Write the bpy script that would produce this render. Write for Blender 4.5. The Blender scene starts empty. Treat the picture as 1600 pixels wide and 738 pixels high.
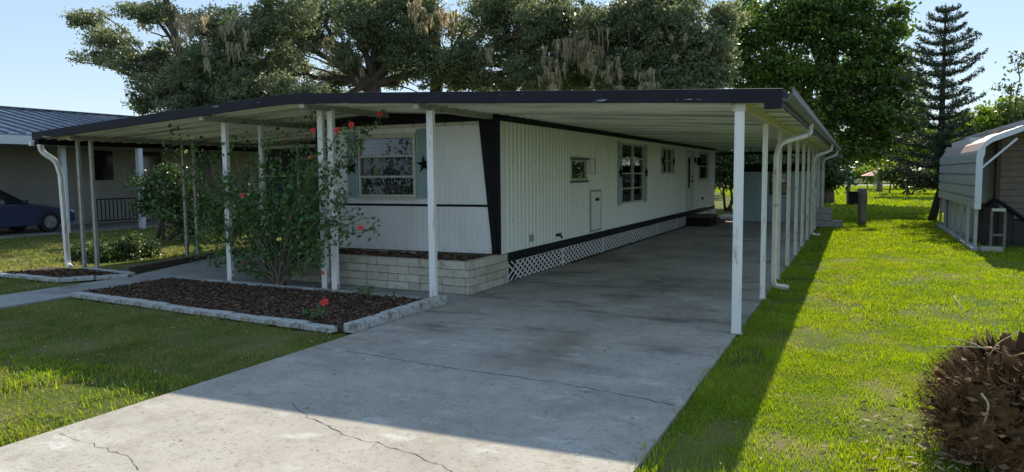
import bpy, math, random
import numpy as np
from mathutils import Vector, Matrix
random.seed(7); RNG = np.random.default_rng(11)
S = bpy.context.scene
COL = S.collection
# ------------------------------------------------------------------ camera
W0, H0, F0 = 1600., 738., 1150.
CAMP = np.array([0., 0., 1.7])
_v1 = np.array([541., -101., F0]); _p2 = np.array([-459., -91.8, F0])
_n = np.cross(_v1, _p2); _n /= np.linalg.norm(_n)
if _n[1] < 0: _n = -_n
_fw = _v1/np.linalg.norm(_v1); _rt = np.cross(_n, _fw)
if _rt[0] < 0: _rt = -_rt
RM = np.array([_rt, _fw, -_n])          # world = RM @ (right, down, forward)
cam = bpy.data.cameras.new('camera'); camo = bpy.data.objects.new('camera', cam); COL.objects.link(camo)
cam.sensor_width = 36; cam.lens = 36*F0/W0; cam.clip_start = .05; cam.clip_end = 2000
camo.matrix_world = Matrix([[RM[i][0], -RM[i][1], -RM[i][2], CAMP[i]] for i in range(3)] + [[0, 0, 0, 1]])
S.camera = camo
# ------------------------------------------------------------------ light
EL, SKY, SKYG, SUN, EXPO = 34.4, .15, .31, 2.0, 1.9
w = bpy.data.worlds.new('World'); S.world = w; w.use_nodes = True
nt = w.node_tree; bg = nt.nodes['Background']; sky = nt.nodes.new('ShaderNodeTexSky')
sky.sky_type = 'NISHITA'; sky.sun_disc = False; sky.sun_elevation = math.radians(EL); sky.sun_rotation = 0
sky.air_density = 1.; sky.dust_density = 0.; sky.ozone_density = 4.; sky.altitude = 1800
gm = nt.nodes.new('ShaderNodeGamma'); gm.inputs[1].default_value = SKYG      # softer contrast between the sun side and the rest of the sky
nt.links.new(sky.outputs[0], gm.inputs[0]); hs0 = nt.nodes.new('ShaderNodeHueSaturation'); hs0.inputs['Saturation'].default_value = 1.5
nt.links.new(gm.outputs[0], hs0.inputs['Color']); nt.links.new(hs0.outputs[0], bg.inputs[0]); bg.inputs[1].default_value = SKY
sl = bpy.data.lights.new('sun', 'SUN'); sl.energy = SUN; sl.angle = math.radians(.5); sl.color = (1, .90, .74)
so = bpy.data.objects.new('sun', sl); COL.objects.link(so); so.rotation_euler = (-math.radians(90-EL), 0, 0)
so.location = (0, 60, 40)
S.view_settings.view_transform = 'Standard'; S.view_settings.look = 'None'
S.view_settings.exposure = EXPO; S.view_settings.gamma = 1; S.view_settings.use_curve_mapping = False
S.render.engine = 'CYCLES'; S.cycles.max_bounces = 12; S.cycles.diffuse_bounces = 8; S.cycles.transparent_max_bounces = 16

# ------------------------------------------------------------------ helpers
def ray(x, y): return RM @ np.array([x-800., y-369., F0])
def at(x, y, Y):                         # the point a pixel of the photo sees at distance Y
    r = ray(x, y); return CAMP + r*(Y/r[1])
def atx(x, y, X):
    r = ray(x, y); return CAMP + r*(X/r[0])
def gr(x, y, z=0.):
    r = ray(x, y); return CAMP + r*((z-1.7)/r[2])
def depth(p): return float((np.array(p)-CAMP) @ RM[:, 2])
ORG = {}
def tag(o, label=None, cat=None, group=None, kind=None):
    if label: o['label'] = label
    if cat: o['category'] = cat
    if group: o['group'] = group
    if kind: o['kind'] = kind
    return o
def thing(name, loc, label, cat, group=None):
    o = bpy.data.objects.new(name, None); COL.objects.link(o); o.location = loc
    o.empty_display_size = .1; ORG[o.name] = np.array(loc, float); return tag(o, label, cat, group)
def link(name, me, parent, org, mat):
    o = bpy.data.objects.new(name, me); COL.objects.link(o)
    me.materials.append(mat); ORG[o.name] = org
    if parent: o.parent = parent
    else: o.location = org
    return o
class MB:
    def __init__(s): s.v = []; s.f = []; s.t = []; s.sm = False
    def add(s, vs, fs, tint=.5):
        n = len(s.v); s.v += [tuple(map(float, p)) for p in vs]; s.f += [tuple(i+n for i in f) for f in fs]; s.t += [tint]*len(vs)
    def box(s, x0, x1, y0, y1, z0, z1, tint=.5):
        s.add([(x0,y0,z0),(x1,y0,z0),(x1,y1,z0),(x0,y1,z0),(x0,y0,z1),(x1,y0,z1),(x1,y1,z1),(x0,y1,z1)],
              [(0,3,2,1),(4,5,6,7),(0,1,5,4),(1,2,6,5),(2,3,7,6),(3,0,4,7)], tint)
    def beam(s, a, b, w, h, up=(0,0,1), tint=.5):
        a = np.array(a, float); b = np.array(b, float); d = b-a; d /= np.linalg.norm(d)
        sd = np.cross(d, up); sd /= np.linalg.norm(sd); u = np.cross(sd, d)
        q = [(-w/2,-h/2),(w/2,-h/2),(w/2,h/2),(-w/2,h/2)]
        s.add([a+sd*x+u*y for x, y in q]+[b+sd*x+u*y for x, y in q],
              [(3,2,1,0),(4,5,6,7),(0,1,5,4),(1,2,6,5),(2,3,7,6),(3,0,4,7)], tint)
    def tube(s, pts, rs, n=8, cap=True, tint=.5, sq=None):
        pts = [np.array(p, float) for p in pts]
        if not hasattr(rs, '__len__'): rs = [rs]*len(pts)
        base = len(s.v); d0 = pts[1]-pts[0]; ref = np.array([0,0,1.]) if abs(d0[2]) < .9*np.linalg.norm(d0) else np.array([1.,0,0])
        vs = []
        for i, p in enumerate(pts):
            d = pts[min(i+1,len(pts)-1)]-pts[max(i-1,0)]; d /= np.linalg.norm(d)+1e-9
            a = np.cross(d, ref); a /= np.linalg.norm(a)+1e-9; b = np.cross(d, a); ref = np.cross(a, d)
            for k in range(n):
                t = 2*math.pi*(k+.5)/n; c, q = math.cos(t), math.sin(t)
                if sq: c, q = c*sq[0], q*sq[1]
                vs.append(p+(a*c+b*q)*rs[i])
        fs = [(i*n+k, i*n+(k+1)%n, (i+1)*n+(k+1)%n, (i+1)*n+k) for i in range(len(pts)-1) for k in range(n)]
        if cap: fs += [tuple(range(n)), tuple((len(pts)-1)*n+k for k in reversed(range(n)))]
        s.add(vs, fs, tint)
    def prism(s, poly, axis, a, b, tint=.5):        # poly of 2D points swept along an axis
        n = len(poly)
        def P(u, v, w): return {'x': (w,u,v), 'y': (u,w,v), 'z': (u,v,w)}[axis]
        s.add([P(u,v,a) for u,v in poly]+[P(u,v,b) for u,v in poly],
              [tuple(range(n)), tuple(n+i for i in reversed(range(n)))]+[(i,n+i,n+(i+1)%n,(i+1)%n) for i in range(n)], tint)
    def build(s, name, mat, parent=None, bevel=0, smooth=False, org=None):
        v = np.array(s.v)
        if parent: org = ORG[parent.name]
        elif org is None: org = np.array([(v[:,0].min()+v[:,0].max())/2, (v[:,1].min()+v[:,1].max())/2, v[:,2].min()])
        me = bpy.data.meshes.new(name); me.from_pydata((v-org).tolist(), [], s.f)
        at_ = me.attributes.new('tint', 'FLOAT', 'POINT'); at_.data.foreach_set('value', s.t)
        import bmesh
        bm = bmesh.new(); bm.from_mesh(me); bmesh.ops.recalc_face_normals(bm, faces=bm.faces); bm.to_mesh(me); bm.free()
        if smooth: me.polygons.foreach_set('use_smooth', [True]*len(me.polygons))
        o = link(name, me, parent, np.array(org, float), mat)
        if bevel:
            m = o.modifiers.new('b', 'BEVEL'); m.width = bevel; m.segments = 2; m.limit_method = 'ANGLE'; m.angle_limit = .8
        return o
def fast(name, V, nv, mat, parent=None, tint=None, org=None, smooth=False):   # V (N,nv,3) faces as numpy
    V = np.asarray(V, np.float32); N = len(V)
    if parent: org = ORG[parent.name]
    elif org is None: org = np.array([V[...,0].mean(), V[...,1].mean(), V[...,2].min()])
    me = bpy.data.meshes.new(name); me.vertices.add(N*nv); me.loops.add(N*nv); me.polygons.add(N)
    me.vertices.foreach_set('co', (V.reshape(-1,3)-np.asarray(org, np.float32)).ravel())
    me.loops.foreach_set('vertex_index', np.arange(N*nv, dtype=np.int32))
    me.polygons.foreach_set('loop_start', np.arange(0, N*nv, nv, dtype=np.int32))
    me.update(calc_edges=True)
    if tint is not None:
        a = me.attributes.new('tint', 'FLOAT', 'POINT'); a.data.foreach_set('value', np.repeat(np.asarray(tint, np.float32), nv))
    return link(name, me, parent, np.array(org, float), mat)

# ------------------------------------------------------------------ materials
def mat(name, c1, c2=None, rough=.6, scale=3., detail=6, bump=0., bscale=None, metal=0, spec=.5, stretch=(1,1,1), lo=.35, hi=.65, c3=None, s3=1., lo3=.55, hi3=.62, st3=(1,1,1), tint=0., transl=0.):
    m = bpy.data.materials.new(name); m.use_nodes = True; n = m.node_tree; N = n.nodes; L = n.links
    b = N['Principled BSDF']; b.inputs['Roughness'].default_value = rough; b.inputs['Metallic'].default_value = metal
    b.inputs['Specular IOR Level'].default_value = spec
    c2 = c2 or c1; tc = N.new('ShaderNodeTexCoord')
    def noise(sc, st, det=detail):
        mp = N.new('ShaderNodeMapping'); mp.inputs['Scale'].default_value = st; L.new(tc.outputs['Object'], mp.inputs[0])
        t = N.new('ShaderNodeTexNoise'); t.inputs['Scale'].default_value = sc; t.inputs['Detail'].default_value = det; t.inputs['Roughness'].default_value = .62
        L.new(mp.outputs[0], t.inputs[0]); return t
    def ramp(src, a, z):
        r = N.new('ShaderNodeMapRange'); r.inputs[1].default_value = a; r.inputs[2].default_value = z; L.new(src, r.inputs[0]); return r
    def mix(f, A, B):
        x = N.new('ShaderNodeMix'); x.data_type = 'RGBA'
        L.new(f, x.inputs[0])
        for i, c in ((6, A), (7, B)):
            if isinstance(c, tuple): x.inputs[i].default_value = (*c, 1)
            else: L.new(c, x.inputs[i])
        return x.outputs[2]
    if tint:
        a = N.new('ShaderNodeAttribute'); a.attribute_name = 'tint'; col = mix(a.outputs['Fac'], c1, c2)
        if c3 and tint < 1:
            col = mix(ramp(noise(scale, stretch).outputs[0], lo, hi).outputs[0], col, c3)
    else:
        t = noise(scale, stretch); col = mix(ramp(t.outputs[0], lo, hi).outputs[0], c1, c2)
        if c3: col = mix(ramp(noise(s3, st3, 8).outputs[0], lo3, hi3).outputs[0], col, c3)
    L.new(col, b.inputs['Base Color'])
    if bump:
        t = noise(bscale or scale*6, (1,1,1)); bp = N.new('ShaderNodeBump'); bp.inputs['Strength'].default_value = 1; bp.inputs['Distance'].default_value = bump
        L.new(t.outputs[0], bp.inputs['Height']); L.new(bp.outputs[0], b.inputs['Normal'])
    if transl:
        tr = N.new('ShaderNodeBsdfTranslucent'); ms = N.new('ShaderNodeMixShader'); ms.inputs[0].default_value = transl
        hs = N.new('ShaderNodeHueSaturation'); hs.inputs['Value'].default_value = 1.25; hs.inputs['Saturation'].default_value = 1.1; hs.inputs['Hue'].default_value = .485
        L.new(col, hs.inputs['Color']); L.new(hs.outputs[0], tr.inputs[0])
        L.new(b.outputs[0], ms.inputs[1]); L.new(tr.outputs[0], ms.inputs[2]); L.new(ms.outputs[0], N['Material Output'].inputs[0])
    return m
def glass(name, tintc=(.7,.75,.75), refl=.01):
    m = bpy.data.materials.new(name); m.use_nodes = True; N = m.node_tree.nodes; L = m.node_tree.links
    N.remove(N['Principled BSDF']); t = N.new('ShaderNodeBsdfTransparent'); t.inputs[0].default_value = (*tintc, 1)
    g = N.new('ShaderNodeBsdfGlossy'); g.inputs['Roughness'].default_value = .02
    fr = N.new('ShaderNodeFresnel'); fr.inputs[0].default_value = 1.5; ad = N.new('ShaderNodeMath'); ad.operation = 'ADD'; ad.inputs[1].default_value = refl
    L.new(fr.outputs[0], ad.inputs[0]); ms = N.new('ShaderNodeMixShader'); L.new(ad.outputs[0], ms.inputs[0])
    L.new(t.outputs[0], ms.inputs[1]); L.new(g.outputs[0], ms.inputs[2]); L.new(ms.outputs[0], N['Material Output'].inputs[0]); return m
def plaid(name, c1, c2, k):
    m = bpy.data.materials.new(name); m.use_nodes = True; N = m.node_tree.nodes; L = m.node_tree.links; b = N['Principled BSDF']; b.inputs['Roughness'].default_value = .9
    tc = N.new('ShaderNodeTexCoord'); sx = N.new('ShaderNodeSeparateXYZ'); L.new(tc.outputs['Object'], sx.inputs[0]); outs = []
    for i in (0, 2):
        a = N.new('ShaderNodeMath'); a.operation = 'MULTIPLY'; a.inputs[1].default_value = k; L.new(sx.outputs[i], a.inputs[0])
        s_ = N.new('ShaderNodeMath'); s_.operation = 'SINE'; L.new(a.outputs[0], s_.inputs[0])
        q = N.new('ShaderNodeMath'); q.operation = 'GREATER_THAN'; q.inputs[1].default_value = .1; L.new(s_.outputs[0], q.inputs[0])
        h = N.new('ShaderNodeMath'); h.operation = 'MULTIPLY'; h.inputs[1].default_value = .5; L.new(q.outputs[0], h.inputs[0]); outs.append(h)
    ad = N.new('ShaderNodeMath'); L.new(outs[0].outputs[0], ad.inputs[0]); L.new(outs[1].outputs[0], ad.inputs[1])
    x = N.new('ShaderNodeMix'); x.data_type = 'RGBA'; L.new(ad.outputs[0], x.inputs[0]); x.inputs[6].default_value = (*c1, 1); x.inputs[7].default_value = (*c2, 1)
    L.new(x.outputs[2], b.inputs['Base Color']); return m
def concrete():
    m = mat('concrete', (.345,.32,.275), (.45,.42,.37), .85, 1.1, 10, .004, 70, spec=.25); N = m.node_tree.nodes; L = m.node_tree.links; b = N['Principled BSDF']
    src = b.inputs['Base Color'].links[0].from_socket; tc = N.new('ShaderNodeTexCoord')
    def lay(src, col, scale, st, lo, hi, amt, det=8, loc=(0,0,0)):
        mp = N.new('ShaderNodeMapping'); mp.inputs['Scale'].default_value = st; mp.inputs['Location'].default_value = loc; L.new(tc.outputs['Object'], mp.inputs[0])
        t = N.new('ShaderNodeTexNoise'); t.inputs['Scale'].default_value = scale; t.inputs['Detail'].default_value = det; t.inputs['Roughness'].default_value = .7; L.new(mp.outputs[0], t.inputs[0])
        r = N.new('ShaderNodeMapRange'); r.inputs[1].default_value = lo; r.inputs[2].default_value = hi; r.inputs[4].default_value = amt; L.new(t.outputs[0], r.inputs[0])
        fc = r.outputs[0]
        if scale < 2: mm = N.new('ShaderNodeMath'); mm.operation = 'MULTIPLY'; L.new(fc, mm.inputs[0]); L.new(_ym, mm.inputs[1]); fc = mm.outputs[0]
        x = N.new('ShaderNodeMix'); x.data_type = 'RGBA'; L.new(fc, x.inputs[0]); L.new(src, x.inputs[6]); x.inputs[7].default_value = (*col, 1); return x.outputs[2]
    sx = N.new('ShaderNodeSeparateXYZ'); L.new(tc.outputs['Object'], sx.inputs[0]); ym = N.new('ShaderNodeMapRange'); ym.inputs[1].default_value = -8.2; ym.inputs[2].default_value = -5.5; L.new(sx.outputs[1], ym.inputs[0])
    global _ym; _ym = ym.outputs[0]
    src = lay(src, (.20,.17,.12), .55, (1,.6,1), .47, .66, .85)                    # brown tyre and rust wash
    src = lay(src, (.10,.095,.09), .8, (.8,2.2,1), .52, .66, .8, loc=(3,1,0))      # dark oil streaks across the slab
    src = lay(src, (.62,.61,.58), 2.3, (1,1.6,1), .57, .70, .65, loc=(7,4,0))       # pale scuffs
    src = lay(src, (.16,.145,.12), 30, (1,1,1), .57, .70, .75, 3)
    src = lay(src, (.24,.215,.175), 5, (1,1,1), .5, .75, .7, 10)                  # aggregate speckle
    src = lay(src, (.58,.56,.51), 55, (1,1,1), .62, .74, .5, 3)
    L.new(src, b.inputs['Base Color']); return m
M = {}
M['concrete'] = concrete()
M['concrete2'] = mat('pathConcrete', (.28,.28,.27), (.38,.38,.36), .9, 1.4, 8, .003, 60, c3=(.2,.2,.18), s3=1.1)
M['crack'] = mat('crack', (.13,.12,.105), rough=1, spec=0)
M['soil'] = mat('lawnSoil', (.12,.155,.02), (.20,.17,.08), .97, 1.7, 9, .02, 25, spec=.05, c3=(.075,.11,.02), s3=.6, lo3=.4, hi3=.6)
M['mulchbase'] = mat('mulchBase', (.06,.042,.03), (.12,.085,.06), .95,  14, 8, .02, 40)
M['mulch'] = mat('mulchChips', (.055,.033,.022), (.27,.18,.12), .9, tint=1, spec=.15)
M['asphalt'] = mat('asphalt', (.16,.16,.16), (.2,.2,.19), .9, 4)
M['white'] = mat('agedWhite', (.80,.80,.78), (.86,.86,.84), .45, 2.5, 8, .0006, 40, c3=(.40,.34,.26), s3=9, lo3=.58, hi3=.72, st3=(1.5,1.5,.3))
M['whitegreen'] = mat('sideSheet', (.82,.85,.79), (.86,.88,.83), .4, 1.2, 6, stretch=(1,1,.2), c3=(.55,.55,.45), s3=5, lo3=.6, hi3=.8, st3=(1,2.5,.12))
M['panel'] = mat('frontSheet', (.85,.85,.835), (.89,.89,.88), .42, 2, 8, c3=(.72,.73,.72), s3=1.6, lo3=.5, hi3=.75, st3=(1,1,.35))
M['black'] = mat('blackPaint', (.007,.006,.009), (.012,.011,.015), .6, 5, spec=.2)
M['fascia'] = mat('fasciaPaint', (.010,.010,.018), (.016,.016,.028), .6, 5, spec=.25, c3=(.38,.37,.36), s3=6, lo3=.655, hi3=.675, st3=(.3,1,3))
M['ceiling'] = mat('canopyPan', (.70,.74,.69), (.86,.88,.84), .32, 2.2, 8, stretch=(.12,3,1), c3=(.22,.23,.21), s3=1.8, lo3=.46, hi3=.68, st3=(.14,3.,1))
M['cream'] = mat('creamAlu', (.60,.57,.47), (.68,.66,.57), .45, 4, 8, c3=(.30,.25,.16), s3=8, lo3=.56, hi3=.7, st3=(1.5,1.5,.35))
M['gutter'] = mat('gutterAlu', (.085,.10,.115), (.13,.15,.165), .6, 3, 6, c3=(.12,.09,.08), s3=4, lo3=.6, hi3=.68)
M['beamgrey'] = mat('oldAlu', (.34,.33,.28), (.42,.41,.36), .5, 6, c3=(.22,.2,.15), s3=10)
M['teal'] = mat('tealShutter', (.33,.46,.46), (.40,.53,.53), .5, 4)
M['frame'] = mat('aluFrame', (.48,.48,.45), (.58,.58,.55), .4, 12)
M['screen'] = mat('darkScreen', (.02,.022,.024), (.03,.032,.034), .8, 5)
M['dark'] = mat('darkInterior', (.03,.028,.026), (.045,.042,.04), .9, 3)  # near-black, also stands in for unlit interiors
M['glass'] = glass('windowGlass')
M['plaid'] = plaid('gingham', (.22,.21,.215), (.012,.012,.016), 105)
M['curtain'] = mat('curtain', (.07,.075,.075), (.13,.13,.13), .9, 3, stretch=(6,6,.5))
M['block'] = mat('slumpBlock', (.46,.42,.33), (.60,.56,.46), .9, 12, 8, .006, 50, tint=.5, c3=(.34,.32,.27), lo=.5, hi=.7)
M['mortar'] = mat('mortar', (.16,.15,.13), (.22,.2,.17), .95, 10)
M['edging'] = mat('edgingPaint', (.36,.37,.36), (.58,.59,.57), .85, 7, 9, .012, 35, c3=(.24,.21,.16), s3=9, lo3=.52, hi3=.64)
M['steel'] = mat('greySteel', (.30,.32,.33), (.38,.40,.41), .45, 5, metal=.0)
M['bark'] = mat('oakBark', (.06,.045,.033), (.13,.10,.075), .95, 6, 9, .03, 18, stretch=(1,1,.3))
M['pinebark'] = mat('pineBark', (.045,.03,.022), (.08,.055,.04), .95, 10, 8, .02, 30, stretch=(1,1,.5))
M['moss'] = mat('spanishMoss', (.58,.48,.31), (.27,.26,.17), .95, tint=1, transl=.5)
M['oak'] = mat('oakLeaf', (.08,.125,.055), (.30,.33,.18), .38, tint=1, transl=.5)
M['maple'] = mat('broadLeaf', (.026,.07,.016), (.17,.27,.045), .4, tint=1, transl=.45)
M['pine'] = mat('pineNeedle', (.018,.036,.018), (.05,.075,.03), .6, tint=1, transl=.15)
M['lime'] = mat('limeLeaf', (.10,.19,.025), (.22,.30,.05), .5, tint=1, transl=.5)
M['shrub'] = mat('shrubLeaf', (.035,.07,.02), (.11,.16,.04), .4, tint=1, transl=.3)
M['hib'] = mat('hibiscusLeaf', (.045,.12,.035), (.13,.25,.07), .3, tint=1, transl=.35)
M['stem'] = mat('stemBark', (.10,.085,.055), (.19,.16,.11), .8, 20)
M['petal'] = mat('redPetal', (.75,.03,.03), (.85,.09,.07), .5, 8, transl=.25)
M['yellow'] = mat('yellowPetal', (.8,.5,.03), (.85,.6,.1), .5, 8)
M['grass'] = mat('grassBlade', (.11,.225,.010), (.33,.44,.035), .5, tint=.5, c3=(.36,.34,.08), scale=1.3, lo=.5, hi=.8, transl=.5)
M['weed'] = mat('weedBlade', (.12,.17,.03), (.31,.33,.09), .5, tint=.5, c3=(.30,.26,.12), scale=1.6, lo=.45, hi=.7, transl=.45)
M['straw'] = mat('dryLeaf', (.22,.14,.07), (.45,.36,.22), .85, tint=1)
M['boot'] = mat('palmBoot', (.035,.018,.009), (.46,.28,.15), .9, spec=.1, tint=1)
M['fibre'] = mat('palmFibre', (.07,.035,.016), (.26,.15,.07), .95, spec=.1, tint=1)
M['stalk'] = mat('dryStalk', (.45,.36,.22), (.6,.5,.34), .7, 8)
M['brickbrown'] = mat('brownMasonry', (.11,.075,.06), (.17,.12,.10), .9, 8, 8, .004)
M['tanbrick'] = mat('tanSiding', (.24,.20,.165), (.30,.26,.215), .85, 6, 8, .003)
M['nwall'] = mat('neighbourWall', (.38,.365,.33), (.45,.435,.395), .8, 2)
M['blueroof'] = mat('metalRoof', (.12,.15,.21), (.17,.20,.26), .35, 2, metal=.3)
M['shedblue'] = mat('shedSheet', (.34,.48,.52), (.40,.55,.58), .5, 2, stretch=(1,1,.3))
M['carpaint'] = mat('navyPaint', (.03,.04,.09), rough=.25, spec=.7)
M['tyre'] = mat('tyre', (.015,.015,.015), rough=.85); M['rim'] = mat('alloy', (.45,.45,.47), rough=.3, metal=.8)
M['lamp'] = mat('lampPlastic', (.6,.6,.62), rough=.15)
M['carglass'] = mat('carGlass', (.02,.022,.025), rough=.08, spec=.8)
M['wood'] = mat('greyWood', (.14,.12,.10), (.23,.20,.17), .9, 6, 8, .01, 30, stretch=(1,1,.2))
M['redroof'] = mat('rustRoof', (.28,.20,.18), (.36,.27,.24), .5, 3)
M['pink'] = mat('pinkCloth', (.6,.28,.26), rough=.8)
M['vanwhite'] = mat('farWhite', (.6,.63,.68), rough=.4)
M['logs'] = mat('greyBlock', (.30,.29,.27), (.4,.39,.37), .9, 12, 8, .004)

# ------------------------------------------------------------------ ground
def sheet(name, poly, z, m, kind='structure', parent=None, thick=0):
    b = MB(); n = len(poly)
    if thick: b.prism(poly, 'z', z-thick, z)
    else: b.add([(x,y,z) for x,y in poly], [tuple(range(n))])
    o = b.build(name, m, parent); tag(o, kind=kind); return o
sheet('ground', [(-600,-300),(600,-300),(600,900),(-600,900)], -.03, M['soil'])
DX0, DX1 = -4.9, -1.12
drive = sheet('driveway', [(DX0,-6),(DX1,-6),(DX1,31),(DX0,31)], 0., M['concrete'], thick=.12)
sheet('patio', [(-11.45,8.72),(-4.905,8.42),(-4.905,13.2),(-12.45,13.2),(-12.4,11.3)], -.004, M['concrete2'], thick=.1)
sheet('path', [(-11.2,-6),(-10.1,-6),(-10.4,8.68),(-11.45,8.71)], -.006, M['concrete2'], thick=.1)
sheet('neighbour_driveway', [(-29,-10),(-22.5,-10),(-22.5,21),(-29,21)], -.01, M['concrete2'], thick=.1)
sheet('front_street', [(-200,-14),(200,-14),(200,-6.2),(-200,-6.2)], -.012, M['concrete2'])  # unseen road behind the camera, added pale to bounce light onto the front walls
sheet('street', [(-200,98),(200,98),(200,106),(-200,106)], -.01, M['asphalt'])
sheet('flower_bed', [(-10.3,6.95),(-5.0,6.45),(-5.0,8.4),(-10.3,8.6)], .03, M['mulchbase'], thick=.05)
sheet('side_bed', [(-13.9,7.95),(-11.9,7.85),(-11.35,8.65),(-12.9,8.9),(-14,8.9)], .02, M['mulchbase'], thick=.04)
def crack(pts, wd, seed):
    rr = random.Random(seed); P = []
    for a, b in zip(pts[:-1], pts[1:]):
        a = gr(*a); b = gr(*b); n = max(3, int(np.linalg.norm(b-a)/.05))
        for i in range(n):
            t = i/n; q = a+(b-a)*t; P.append(q+np.array([rr.gauss(0,.009), rr.gauss(0,.009), 0]))
    b_ = MB(); L = []; R = []
    for i, p in enumerate(P):
        d = P[min(i+1,len(P)-1)]-P[max(i-1,0)]; d /= np.linalg.norm(d)+1e-9; s_ = np.array([-d[1], d[0], 0])*wd*(.15+rr.random()*.65)
        L.append((p[0]+s_[0], p[1]+s_[1], .0025)); R.append((p[0]-s_[0], p[1]-s_[1], .0025))
    n = len(P); b_.add(L+R, [(i,i+1,n+i+1,n+i) for i in range(n-1)])
    o = b_.build('crack', M['crack'], drive); return o
crack([(490,543),(560,552),(640,565),(720,578),(800,588),(880,600),(960,615),(1066,636)], .008, 1)
crack([(455,632),(490,655),(540,680),(590,693),(640,708),(690,728),(720,745)], .0055, 2)
crack([(590,693),(575,706)], .003, 3)
crack([(92,678),(150,697),(200,712),(222,740)], .0042, 4)
crack([(700,500),(800,512),(900,520)], .002, 5)
# ------------------------------------------------------------------ mobile home
HX0, HX1, HY0, HY1 = -8.52, -4.98, 10.22, 28.9
home = thing('mobile_home', (-6.8, 19.5, 0), 'long white ribbed single-wide mobile home under the canopy roof', 'mobile home')
def rib_wall_y(b, y0, y1, z0, z1, X, pitch=.152, d=.014, out=1):   # ribs run up, wall runs in Y
    y = math.floor(y0/pitch)*pitch; pts = []
    while y < y1+pitch:
        for yy, o in ((y,0),(y+pitch*.62,0),(y+pitch*.70,d),(y+pitch*.92,d)): pts.append((yy,o))
        y += pitch
    Q = [(y0, 0)]+[(p,o) for p,o in pts if y0 < p < y1]+[(y1, 0)]
    vs = [(X+o*out, p, z0) for p,o in Q]+[(X+o*out, p, z1) for p,o in Q]; n = len(Q)
    b.add(vs, [(i,i+1,n+i+1,n+i) for i in range(n-1)])
def rib_wall_x(b, x0, x1, z0, z1, Y, pitch=.1, d=.003, fn=None):
    k = max(1, int((x1-x0)/(pitch/4))); Q = [(x0+(x1-x0)*i/k, (d if i % 4 == 2 else 0)) for i in range(k+1)]
    n = len(Q); b.add([(x, Y-o, z0) for x,o in Q]+[(x, Y-o, z1) for x,o in Q], [(i,i+1,n+i+1,n+i) for i in range(n-1)])
def tile(openings, a0, a1, z0, z1, put):       # fill a wall rectangle round its openings
    xs = sorted({a0, a1, *[o[0] for o in openings], *[o[1] for o in openings]})
    for p, q in zip(xs[:-1], xs[1:]):
        zs = [(o[2], o[3]) for o in openings if o[0] <= p+1e-6 and o[1] >= q-1e-6]; z = z0
        for l, h in sorted(zs):
            if l > z: put(p, q, z, l)
            z = h
        if z < z1: put(p, q, z, z1)
ZB, ZT = .47, 2.52
w1 = (13.22,14.16,1.57,1.99); w2 = (16.55,18.55,.99,2.41); w3 = (20.55,21.7,1.69,2.41); w4 = (25.75,27.5,1.42,2.44); dr = (23.68,24.72,.52,2.42)
b = MB(); tile([w1,w2,w3,w4,dr], HY0, HY1, ZB, ZT, lambda p,q,l,h: rib_wall_y(b,p,q,l,h,HX1)); b.build('side_wall', M['whitegreen'], home)
FW = (-7.63,-6.5,1.345,2.36)
b = MB(); tile([(FW[0],FW[1],FW[2],FW[3])], -8.36, -5.2, 1.235, ZT, lambda p,q,l,h: rib_wall_x(b,p,q,l,h,HY0))
b.build('upper_front_wall', M['panel'], home)
b = MB(); rib_wall_x(b, -8.44, -5.15, ZB, 1.205, HY0-.004); b.build('lower_front_wall', M['panel'], home)
b = MB(); b.box(-8.42,-5.17,HY0-.02,HY0+.01,1.2,1.236); b.build('belt_stripe', M['black'], home)
for i in range(14): b = MB(); b.box(-8.36+i*.235,-8.345+i*.235,HY0-.012,HY0-.003,.50,.512); b.build('screw', M['beamgrey'], home)
for i in range(9): b = MB(); b.box(-8.22+i*.37,-8.207+i*.37,HY0-.012,HY0-.003,2.43,2.442); b.build('screw', M['beamgrey'], home)
for y_ in range(7):
    for z_ in (.98,1.9):
        b = MB(); b.box(HX1+.013,HX1+.02,10.6+y_*.91,10.625+y_*.91,z_,z_+.022); b.build('screw', M['beamgrey'], home)
b = MB(); b.box(-8.4,-5.15,HY0-.016,HY0+.004,2.47,2.535); b.build('cream_header_strip', M['cream'], home)
for sx in (1, -1):                             # the wedge shaped black corner boards
    b = MB(); e = HX1-.005 if sx > 0 else HX0+.005
    p = [(e,.45),(e-sx*(.13 if sx > 0 else .07),.45),(e-sx*(.36 if sx > 0 else .2),2.66),(e,2.62)]
    b.prism(p, 'y', HY0-.045, HY0+.02)
    for q in (.3,.6): b.beam((e-sx*.07*q,HY0-.048,.47),(e-sx*(.34 if sx > 0 else .18)*q,HY0-.048,2.6),.012,.012,up=(0,1,0))
    b.build('corner_board', M['black'], home)
b = MB(); b.box(HX1-.02,HX1+.018,HY0+.0,HY0+.05,ZB,ZT); b.build('corner_trim', M['white'], home)
b = MB(); b.prism([(-8.49,2.53),(-5.3,2.53),(-5.3,2.63),(-7.0,2.72),(-8.49,2.64)], 'y', HY0-.03, HY0+.05)
b.build('gable_board', M['black'], home)
b = MB(); b.box(HX1-.03,HX1+.035,HY0,HY1,2.52,2.615); b.build('eave_trim', M['black'], home)
b = MB(); b.box(HX1-.03,HX1+.03,HY0-.04,HY1,.33,.47); b.build('skirt_band', M['black'], home)
b = MB(); b.box(HX0,HX1-.2,HY0+.12,HY1-.02,2.45,2.52); b.box(HX0,HX1-.03,HY1-.03,HY1,.4,2.5); b.box(HX0,HX0+.03,HY0+.02,HY1-.03,.4,2.5)
b.box(HX0+.03,HX1-.04,HY0+.12,HY1-.04,.40,.46); b.build('shell', M['nwall'], home)
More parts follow.
